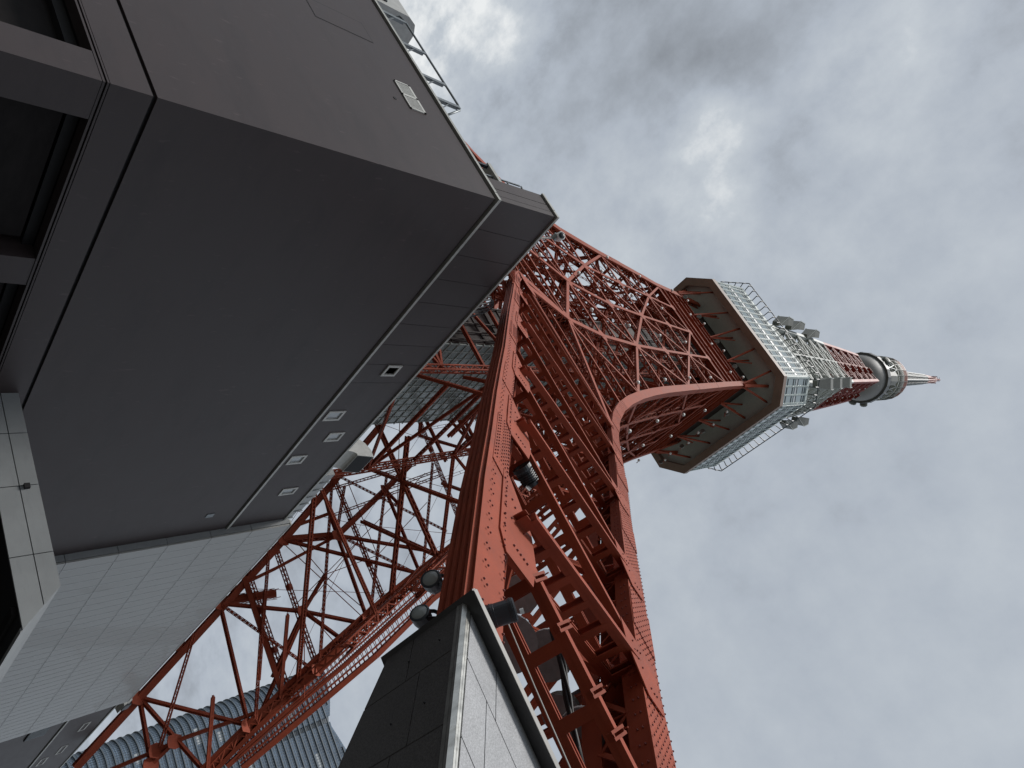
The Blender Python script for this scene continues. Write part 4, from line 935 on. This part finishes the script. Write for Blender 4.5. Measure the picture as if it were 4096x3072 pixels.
# camera on its arm
cc = empty('roof_camera', (12.6, PY, 26.15), 'white dome camera on a pole arm above the roof edge', 'camera')
def ccm(): return MB((12.6, PY, 26.15))
mb = ccm(); mb.tube([(12.75, PY + .1, 26.2), (12.1, PY - .35, 26.75)], .05, 8); mb.build('arm', M['white'], cc, smooth=True)
p = V3((12.0, PY - .38, 26.8)); ax = nrm(V3((-.75, -.45, -.35)))
mb = ccm(); mb.lathe(p, ax, [(.01, -.24), (.16, -.22), (.21, -.12), (.21, .2), (.17, .24), (.15, .2)], 20); mb.build('housing', M['white'], cc, smooth=False)
mb = ccm(); mb.lathe(p, ax, [(.15, .19), (.13, .25), (.08, .28), (.01, .29)], 16); mb.build('lens', M['dark_metal'], cc)
mb = ccm(); mb.box(11.95, 12.25, PY - .45, PY - .2, 26.55, 26.68); mb.build('mount', M['grey_metal'], cc)
# duct elbow and cladding of a roof housing
du = empty('roof_duct', (33, 19.5, 26), 'white elbow duct with square black mouth above roof edge', 'duct')
mb = MB((33, 19.5, 26)); q = []
for t in np.linspace(0, math.pi * .55, 7):
    z = 25.6 + 2.4 * math.sin(t); y = 19.2 - 1.5 * (1 - math.cos(t)) * .8
    q.append([(32.2, y - .75 * math.cos(t), z - .75 * math.sin(t) * .6), (34.2, y - .75 * math.cos(t), z - .75 * math.sin(t) * .6), (34.2, y + .75 * math.cos(t), z + .75 * math.sin(t)), (32.2, y + .75 * math.cos(t), z + .75 * math.sin(t))])
mb.sweep(q); mb.build('elbow', M['duct'], du)
e_ = [V3(v) for v in q[-1]]; c_ = sum(e_) / 4; nn = nrm(np.cross(e_[1] - e_[0], e_[3] - e_[0]))
mb = MB((33, 19.5, 26)); mb.prism([c_ + (v - c_) * .93 + nn * .02 for v in e_], nn, .06); mb.prism([c_ + (v - c_) * .93 - nn * .02 for v in e_], nn, .06); mb.build('mouth', M['black'], du)
rh = empty('roof_housing', (39, 20, 26), 'pale clad roof housing with standing seams behind the parapet', 'roof housing')
for i in range(6):
    x = 35.3 + i * .95; h = 27.75 - .02 * i - (.25 if i > 4 else 0)
    mb = MB((39, 20, 26)); mb.box(x, x + .90, PY + .5, PY + 4, 25.5, h); mb.build('panel', M['roofing'], rh)
    mb = MB((39, 20, 26)); mb.box(x + .90, x + .95, PY + .42, PY + 4, 25.5, h + .04); mb.build('seam', M['grey_metal'], rh)
lb = empty('corner_floodlight', (76, PY, 26.2), 'square white floodlight box with dark grille at far roof corner', 'floodlight')
mb = MB((76, PY, 26.2)); mb.hexa([(74.9, PY - .6, 26.3), (77.0, PY - .6, 26.3), (77.6, PY + .6, 26.3), (74.9, PY + .6, 26.3), (74.9, PY - .3, 27.1), (77.0, PY - .3, 27.1), (77.6, PY + .6, 27.1), (74.9, PY + .6, 27.1)]); mb.build('housing', M['louvre'], lb)
mb = MB((76, PY, 26.2)); mb.box(74.95, 76.3, PY - .66, PY - .52, 26.4, 26.95); mb.build('grille', M['dark_metal'], lb)
mb = MB((76, PY, 26.2)); mb.beam((77.2, PY + .2, 26.1), (78.6, PY + .1, 26.3), .12, .12, (0, 0, 1)); mb.build('bracket', M['grey_metal'], lb)

# ------------------------------------------------------------------ granite clad leg base
PO = (5.0, -2.0, GZ)
pil = empty('leg_base', PO, 'sloping stone clad plinth round the foot of the red steel leg', 'plinth')
def PL(): return MB(PO)
def X0(z): return 6.02 - .5 * (5.66 - z)
def Y0(z): return 1.20 - .80 * (5.66 - z)
ZTOP = 5.86; PBX = 7.85
def pc(u, v, z, out=0.0):            # u along +x on the +y side, v along -y on the -x side
    return np.array([X0(z) + u - (out if v > 0 else 0), Y0(z) - v + (out if u > 0 else 0), z])
mb = PL(); rg = []
for z in (GZ, ZTOP): rg.append([(X0(z) + .03, Y0(z) - .14, z), (X0(z) + .14, Y0(z) - .03, z), (PBX, Y0(z) - .03, z), (PBX, Y0(z) - 9, z), (X0(z) + .03, Y0(z) - 9, z)])
mb.sweep(rg); mb.build('core', M['black'], pil)
nX = nrm(np.array([-1, 0, .5])); nY = nrm(np.array([0, 1, -.8]))
zt_ = [GZ, .5, 1.9, 3.2, 4.45, 5.25, 5.84]
def tile(side, a0, a1, z0, z1, m):
    g = .008; mb = PL(); f = []
    for z in (z0 + g, z1 - g):
        if side == 'x': f += [(X0(z), Y0(z) - a0 - g, z), (X0(z) + .05, Y0(z) - a0 - g, z), (X0(z) + .05, Y0(z) - a1 + g, z), (X0(z), Y0(z) - a1 + g, z)]
        else:
            e0, e1 = X0(z) + a0 + g, (PBX if a1 > 90 else X0(z) + a1 - g); f += [(e0, Y0(z) - .05, z), (e1, Y0(z) - .05, z), (e1, Y0(z), z), (e0, Y0(z), z)]
    mb.hexa(f); mb.build('granite_tile', m, pil)
for k in range(len(zt_) - 1):
    sh = .42 * (k % 2)
    vs_ = [.16, .62 + sh * .5, 1.7 + sh, 2.9 + sh, 4.1 + sh, 5.3 + sh, 6.5 + sh, 8.9]
    for a, b in zip(vs_[:-1], vs_[1:]): tile('x', a, b, zt_[k], zt_[k + 1], M['granite_lit'])
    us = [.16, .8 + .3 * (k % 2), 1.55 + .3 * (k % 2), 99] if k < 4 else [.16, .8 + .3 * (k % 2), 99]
    for a, b in zip(us[:-1], us[1:]): tile('y', a, b, zt_[k], zt_[k + 1], M['granite_shaded'])
# steel corner strips
strips = [((.155, 0, .012), (.105, 0, .0)), ((.10, 0, .0), (.055, .0, -.005)), ((.05, .0, -.0), (.0, .055, .0)), ((0, .06, .0), (0, .10, .0)), ((0, .105, .0), (0, .152, .012))]
for (u0, v0, o0), (u1, v1, o1) in strips:
    mb = PL(); f = []
    for z in (GZ, ZTOP):
        A = np.array([X0(z) + u0, Y0(z) - v0 + o0 * (v0 == 0), z]); A2 = np.array([X0(z) + u1, Y0(z) - v1 + o1, z]); dd = np.array([.03, -.03, 0])
        f += [A, A + dd, A2 + dd, A2]
    mb.hexa(f); mb.build('corner_strip', M['steel'], pil)
for k in range(5):
    for u in (.45, 1.1):
        z = [.9, 2.4, 3.6, 4.8, 5.5][k]; mb = PL(); mb.dome((X0(z) + u + .12 * (k % 2), Y0(z) + .0, z), nY, .012, .02); mb.build('fixing', M['black'], pil)
# coping
mb = PL(); zc0, zc1 = 5.83, 5.88; ox = .17
mb.box(X0(5.8) - ox, PBX + .12, Y0(5.8) - 9, Y0(5.8) + .09, zc0, zc1); mb.build('coping', M['coping'], pil)
mb = PL(); mb.box(X0(5.8) - ox - .012, X0(5.8) - ox - .001, Y0(5.8) - 9, Y0(5.8) + .07, zc0 + .01, zc1 + .012); mb.build('coping_edge', M['coping_edge'], pil)
# ------------------------------------------------------------------ glass skyscraper far behind
XF = 390.0
SO = (XF + 20, 50, GZ)
sky_t = empty('glass_skyscraper', SO, 'tall glass skyscraper with rounded corner and ledges at every floor', 'skyscraper')
def SK(): return MB(SO)
def ztop(y): return float(np.interp(y, [0, 20, 28, 36, 43.5, 48, 56, 64, 72, 80], [246, 243.5, 241, 239, 237, 238.5, 242, 244, 245.5, 246]))
arc = [(XF + 12 * (1 - math.cos(t)), 66 + 12 * math.sin(t)) for t in np.linspace(0, math.pi / 2, 9)]
prof = [(XF, y) for y in np.arange(0, 67, 3.0)] + arc[1:] + [(XF + 40, 78)]
prof_in = lambda z: 0
for (xa, ya), (xb, yb) in zip(prof[:-1], prof[1:]):
    rec = 1.6 if 44.9 < (ya + yb) / 2 < 48.1 and xa == XF else 0
    n = nrm(np.array([yb - ya, -(xb - xa), 0])) * -1.0
    n = nrm(np.array([-(yb - ya), xb - xa, 0]))
    mb = SK(); a, b = V3((xa, ya, 0)) - n * rec, V3((xb, yb, 0)) - n * rec
    a2, b2 = a - n * 12, b - n * 12
    mb.hexa([a + (0, 0, GZ), b + (0, 0, GZ), b2 + (0, 0, GZ), a2 + (0, 0, GZ), a + (0, 0, ztop(ya)), b + (0, 0, ztop(yb)), b2 + (0, 0, ztop(yb)), a2 + (0, 0, ztop(ya))])
    mb.build('facade_bay', M['tower_glass'] if not rec else M['tower_ledge'], sky_t)
zf = 88.0
def ledge_ring(z, o, h):
    pts = [p for p in prof if z < ztop(p[1]) - 1.0 and not (p[0] == XF and 45.5 < p[1] < 47.5)]
    mb = SK(); runs = []; cur = []
    for p in prof:
        ok = z < ztop(p[1]) - .8 and not (p[0] == XF and 45.5 < p[1] < 47.5)
        if ok: cur.append(p)
        elif cur: runs.append(cur); cur = []
    if cur: runs.append(cur)
    for r in runs:
        if len(r) < 2: continue
        rg = []
        for i, (x, y) in enumerate(r):
            x0, y0 = r[max(i - 1, 0)]; x1, y1 = r[min(i + 1, len(r) - 1)]; n = nrm(np.array([-(y1 - y0), x1 - x0, 0])); p = V3((x, y, z))
            rg.append([p - n * .2, p + n * o, p + n * o + (0, 0, h), p - n * .2 + (0, 0, h)])
        mb.sweep(rg)
    return mb
while zf < 246:
    mb = ledge_ring(zf, .7, .5)
    if mb.v: mb.build('ledge', M['tower_ledge'], sky_t)
    zf += 3.6
mb = SK()
for (xa, ya), (xb, yb) in zip(prof[:-1], prof[1:]):
    n = nrm(np.array([-(yb - ya), xb - xa, 0])); k = 2 if xa == XF else 2
    for t in (np.arange(k) + .5) / k:
        x, y = xa + (xb - xa) * t, ya + (yb - ya) * t
        if xa == XF and 44.9 < y < 48.1: continue
        p = V3((x, y, 0)) + n * .12; mb.beam(p + (0, 0, 80), p + (0, 0, ztop(y)), .3, .3, n, caps=False)
mb.build('mullions', M['tower_fin'], sky_t, kind='stuff')
mb = SK(); zf = 88.0
while zf < 246:
    for dz in (1.5, 2.5):
        m2 = ledge_ring(zf + dz, .1, .16); mb.quadmesh([V3(v) + SO for v in m2.v], m2.f)
    zf += 3.6
mb.build('floor_lines', M['tower_fin'], sky_t, kind='stuff')
rng = random.Random(3)
for i in range(26):
    z = 92 + 3.6 * rng.randrange(0, 40) + .8; y = rng.uniform(4, 62)
    if 41 < y < 50 or z > ztop(y) - 6: continue
    mb = SK(); mb.box(XF - .08, XF + .1, y, y + rng.choice((2.5, 5, 8)), z, z + 2.4); mb.build('drawn_blind', M['deck_spandrel'] if i % 3 else M['core_frame'], sky_t)

# ------------------------------------------------------------------ lamps, aerials and cables
def disc(name, p, ax, r, d, m, label, cat, group=None):
    e_ = empty(name, tuple(p), label, cat, group); ax = nrm(V3(ax))
    mb = MB(p); mb.lathe(V3(p), ax, [(.02, 0), (r * .96, 0), (r, -.02), (r, -d * .6), (r * .45, -d), (.02, -d)], 24); mb.build('dish', m, e_)
    mb = MB(p); mb.lathe(V3(p), ax, [(r * 1.0, .004), (r * 1.03, .004), (r * 1.03, -.05), (r * 1.0, -.05)], 24); mb.build('rim', M['grey_metal'], e_)
    mb = MB(p); mb.beam(V3(p) - ax * d, V3(p) - ax * (d + .5), .12, .12, (0, 0, 1)); mb.beam(V3(p) - ax * (d + .3) + (0, 0, -.6), V3(p) - ax * (d + .3) + (0, 0, .6), .1, .1, (1, 0, 0)); mb.build('mount', M['grey_metal'], e_)
disc('drum_aerial', (10.95, 2.15, 12.1), (-.55, -.2, -.8), .42, .4, M['white'], 'white drum aerial just above the black cylindrical lamp', 'aerial')
disc('drum_aerial', (11.3, .75, 12.4), (-.55, -.2, -.8), .55, .4, M['white'], 'white drum aerial beside the black cables inside the red leg', 'aerial')
disc('drum_aerial', (10.0, 1.15, 10.1), (-.6, -.3, -.7), .55, .45, M['white'], 'large white drum aerial close behind the stone coping', 'aerial')
disc('drum_aerial', (11.5, -.95, 12.5), (-.55, -.2, -.8), .5, .4, M['white'], 'white drum aerial lowest in the red leg near picture bottom', 'aerial')
disc('drum_aerial', (12.3, -.45, 13.0), (-.3, -.3, -.8), .45, .4, M['antenna_grey'], 'small grey drum aerial half hidden behind red batten plates', 'aerial')
# black cylindrical lamp on the coping
cl = empty('cylinder_lamp', (6.5, 1.15, 5.9), 'black cylindrical lamp housing with white end cap above stone coping', 'lamp')
a, b = V3((6.44, 1.13, 6.35)), V3((6.18, 1.066, 6.62)); ax = nrm(b - a)
ln_ = np.linalg.norm(b - a)
mb = MB((6.5, 1.15, 5.9)); mb.lathe(a, ax, [(.02, 0), (.14, .005), (.15, .02), (.15, ln_ * .3), (.145, ln_ * .31), (.145, ln_ * .78), (.15, ln_ * .79), (.15, ln_ - .02), (.14, ln_), (.02, ln_ + .005)], 28); mb.build('housing', M['dark_metal'], cl, smooth=False)
mb = MB((6.5, 1.15, 5.9)); mb.tube([b + (0, -.05, .05), b + (0, -.05, .05) + ax * .05], .035, 10); mb.build('end_cap', M['white'], cl)
for f in (.2, .88):
    mb = MB((6.5, 1.15, 5.9)); mb.lathe(a + ax * ln_ * f, ax, [(.15, -.012), (.156, -.01), (.156, .01), (.15, .012)], 28); mb.build('ring', M['dark_metal'], cl)
mb = MB((6.5, 1.15, 5.9)); mb.beam(a + (0.05, 0, 0), a + (.12, .0, -.45), .05, .05, (1, 0, 0)); mb.build('bracket', M['grey_metal'], cl)
# round lamps on the side of the leg post
def lamp(p, ax, r, label):
    e_ = empty('round_floodlight', tuple(p), label, 'floodlight'); ax = nrm(V3(ax)); p = V3(p)
    mb = MB(p); mb.lathe(p, ax, [(.02, -.24), (r * .7, -.22), (r * .95, -.1), (r, .0), (r * 1.02, .04), (r * .9, .05)], 24); mb.build('housing', M['dark_metal'], e_)
    mb = MB(p); mb.lathe(p, ax, [(r * .9, .03), (r * .75, .055), (r * .4, .075), (.01, .08)], 24); mb.build('lens', M['lens'], e_, smooth=True)
    mb = MB(p); s_ = nrm(np.cross(ax, (0, 0, 1))); 
    for sg in (-1, 1): mb.beam(p + s_ * sg * r * 1.06, p + s_ * sg * r * 1.06 + (-.05, -.1, .3), .05, .02, s_)
    mb.beam(p + s_ * r * 1.06 + (-.05, -.1, .3), p - s_ * r * 1.06 + (-.05, -.1, .3), .05, .02, (0, 0, 1)); mb.beam(p + (-.05, -.1, .3), p + (-.45, -.25, .42), .05, .05, (0, 0, 1)); mb.build('yoke', M['dark_metal'], e_)
lamp((8.12, 2.24, 7.3), (-.6, .45, -.65), .16, 'round black floodlight on the red post, the one well above the stone plinth')
lamp((7.5, 1.66, 6.32), (-.55, .6, -.55), .14, 'round black floodlight on the red post, resting right at the plinth coping')
# large projector between the struts
pj = empty('projector', (10.7, 5.07, 14.0), 'black floodlight projector with white bracket strapped inside the red leg', 'floodlight')
pp = V3((10.35, 4.9, 13.55)); ax = nrm(V3((-.2, .75, -.35)))
mb = MB((10.7, 5.07, 14.0)); mb.lathe(pp, ax, [(.02, -.5), (.16, -.48), (.2, -.3), (.2, -.1), (.25, 0), (.25, .1), (.18, .1), (.15, .02), (.02, .0)], 22); mb.build('housing', M['dark_metal'], pj)
for k in range(6): mb = MB((10.7, 5.07, 14.0)); mb.lathe(pp - ax * (.08 + .06 * k), ax, [(.2, 0), (.235, 0), (.235, .02), (.2, .02)], 20); mb.build('cooling_fin', M['dark_metal'], pj)
mb = MB((10.7, 5.07, 14.0)); s_ = nrm(np.cross(ax, (1, 0, 0))); mb.beam(pp - ax * .42 - s_ * .3, pp - ax * .42 + s_ * .3, .14, .03, (1, 0, 0)); mb.beam(pp - ax * .42 - s_ * .3, pp - ax * .1 - s_ * .3, .1, .03, s_); mb.build('bracket', M['white'], pj)
# cables and conduits in the leg
def cable(name, pts, r, m, label, cat, k=6):
    mb = MB(pts[0]); mb.tube(pts, r, k); return mb.build(name, m, label=label, cat=cat)
ce = empty('cable_bundle', (10.2, .7, 11), 'thick black cable bundle running down inside the red leg', 'cables')
rng = random.Random(2)
for k in range(7):
    o = [(rng.uniform(-.09, .09), rng.uniform(-.09, .09)) for _ in range(7)]
    pts = [(10.6 - .25 * i * .55 + o[i][0], 2.3 - .78 * i * .8 + o[i][1], 12.6 - .5 * i * .8) for i in range(7)]
    mb = MB((10.2, .7, 11)); mb.tube(pts, .035, 6); mb.build('cable', M['cable'], ce, smooth=True)
cable('conduit', [(7.9, 1.6, 8.2), (7.7, .2, 7.9), (7.1, -1.6, 7.2)], .012, M['louvre'], 'thin pale conduit wire along the red leg strut', 'conduit')
cr_ = empty('roof_cables', (20, 20, 28), 'black cables sagging from the roof edge to the red post', 'cables')
for k in range(6):
    e1 = V3((17.2 + .4 * k, 18.2, 25.9)); e2 = V3((20.2 + .2 * k, 21.4 + .15 * k, 31.6 + .35 * k)); pts = []
    for t in np.linspace(0, 1, 9): pts.append(e1 + (e2 - e1) * t + (0, 0, .9 * math.sin(math.pi * t) * (.6 + .12 * k)))
    mb = MB((20, 20, 28)); mb.tube(pts, .05, 6); mb.build('cable', M['cable'], cr_, smooth=True)
# slatted shield beside the post top
sh = T()
for i in range(9):
    z = 33.8 + i * .62; x, y = CX - wz(z) - .12, CY - PA(z) + 1.0; sh.beam((x, y, z), (x + .15, y + 1.5, z + .2 * (i % 2)), .34, .06, (-1, 0, .5))
sh.beam((CX - wz(33.3) - .05, CY - PA(33.3) + 1.0, 33.3), (CX - wz(39.5) - .05, CY - PA(39.5) + 1.0, 39.5), .1, .1, (1, 0, 0)); sh.beam((CX - wz(33.3) - .05, CY - PA(33.3) + 2.5, 33.3), (CX - wz(39.5) - .05, CY - PA(39.5) + 2.4, 39.5), .1, .1, (1, 0, 0))
sh.build('slatted_shield', M['red'], tower)
# white bulb lamps all over the red faces
FLX = [(37.2, 52.1, 94.1), (38.2, 50.5, 103.9), (39.7, 50.6, 117.8), (37.2, 44.1, 93.7), (38.2, 43.4, 103.8), (39.7, 44.7, 118.1), (40.0, 48.8, 122.4), (40.0, 43.2, 122.5), (35.8, 36.1, 83.2), (37.2, 36.2, 93.9), (38.2, 36.3, 103.9), (39.7, 37.9, 118.2), (40.0, 36.8, 122.6), (33.2, 24.5, 70.3), (35.8, 26.9, 83.2), (37.2, 28.3, 94.2), (38.2, 29.2, 104.0), (39.7, 31.6, 117.8), (40.0, 30.8, 122.8), (34.4, 43.3, 75.7), (33.2, 35.4, 70.4), (30.4, 40.0, 60.9), (36.3, 47.2, 87.0)]
FLY = [(x, y - 2.0, z - 3.0) for (x, y, z) in [(38.1, 23.0, 74.6), (39.7, 25.0, 85.7), (40.6, 26.2, 96.0), (41.6, 27.3, 106.1), (45.2, 28.9, 123.2), (48.7, 26.2, 95.8), (48.9, 27.3, 106.1), (51.7, 28.8, 122.5), (49.7, 29.1, 125.8), (55.9, 29.1, 125.8), (56.3, 27.3, 106.2), (58.8, 28.8, 122.7), (62.0, 29.1, 125.8)]]
proto = empty('bulb_lamp', FLX[0], 'round white lamp on the red lattice face below the deck', 'lamp', 'round white lamps on the red lattice')
mb = MB(FLX[0]); p = V3(FLX[0]); mb.lathe(p, (-.6, 0, -.4), [(.02, -.2), (.13, -.18), (.22, -.06), (.24, .06), (.19, .18), (.02, .24)], 14); mb.build('globe', M['white'], proto, smooth=True)
mb = MB(FLX[0]); mb.beam(p + (.1, 0, .2), p + (.9, 0, .5), .1, .1, (0, 0, 1)); mb.build('arm', M['red'], proto)
def clone(src, loc):
    c = src.copy(); c.location = loc; COL.objects.link(c)
    for ch in src.children:
        d = ch.copy(); d.parent = c; COL.objects.link(d)
    return c
ORD = ['first', 'second', 'third', 'fourth', 'fifth', 'sixth', 'seventh', 'eighth']
def lamp_labels():
    out_ = {}
    for face, pts, key in (('left', FLX, 1), ('right', FLY, 0)):
        rows = {}
        for q in pts: rows.setdefault(min(LEV + [118.0], key=lambda l: abs(l - (q[2] + (0 if face == 'left' else .6)))), []).append(q)
        for ri, l in enumerate(sorted(rows, reverse=True)):
            for qi, q in enumerate(sorted(rows[l], key=lambda p: p[key])):
                out_[q] = 'round white lamp on the %s tower face, %s row below deck, %s from corner' % (face, ORD[ri], ORD[qi])
    return out_
LL = lamp_labels(); proto['label'] = LL[FLX[0]]
for q in FLX[1:] + FLY: clone(proto, q)['label'] = LL[q]
for (sx, sy, zs_) in ((-1, -.3, 1), (-1, .3, 1), (-.3, -1, 1), (.3, -1, 1)):
    for zi_, z in enumerate((206, 214, 222, 230, 238, 246)):
        clone(proto, tuple(pu(sx * 1.06, sy * 1.06, z)))['label'] = 'small white lamp under the round upper deck, %s up the %s side, %s line' % (ORD[zi_], 'left' if sx == -1 else 'right', 'inner' if (sx == -1) == (sy == -.3) and (sx, sy) != (.3, -1) else 'outer')
DISH = [(39.5, 49.1, 121.0), (39.5, 44.4, 121.0), (39.5, 38.5, 121.0), (39.5, 32.8, 121.0), (46.6, 27.4, 123.4), (52.4, 27.4, 123.4), (57.7, 27.4, 123.4), (63.3, 27.4, 123.4)]
pd = empty('grey_searchlight', DISH[0], 'grey searchlight dish on the girder under the observation deck', 'searchlight', 'grey searchlights under the deck')
mb = MB(DISH[0]); p = V3(DISH[0]); mb.lathe(p, (-.4, .3, -.55), [(.02, -.36), (.28, -.32), (.44, -.08), (.46, .08), (.38, .12), (.02, .08)], 18); mb.build('dish', M['antenna_grey'], pd)
mb = MB(DISH[0]); mb.beam(p + (.1, 0, .2), p + (1.0, 0, .8), .14, .14, (0, 0, 1)); mb.build('arm', M['red'], pd)
for i, q in enumerate(DISH): (pd if i == 0 else clone(pd, q))['label'] = 'grey searchlight dish under the deck, %s from %s along the %s girder' % (ORD[i % 4], 'the far end' if i < 4 else 'the corner column', 'left' if i < 4 else 'right')
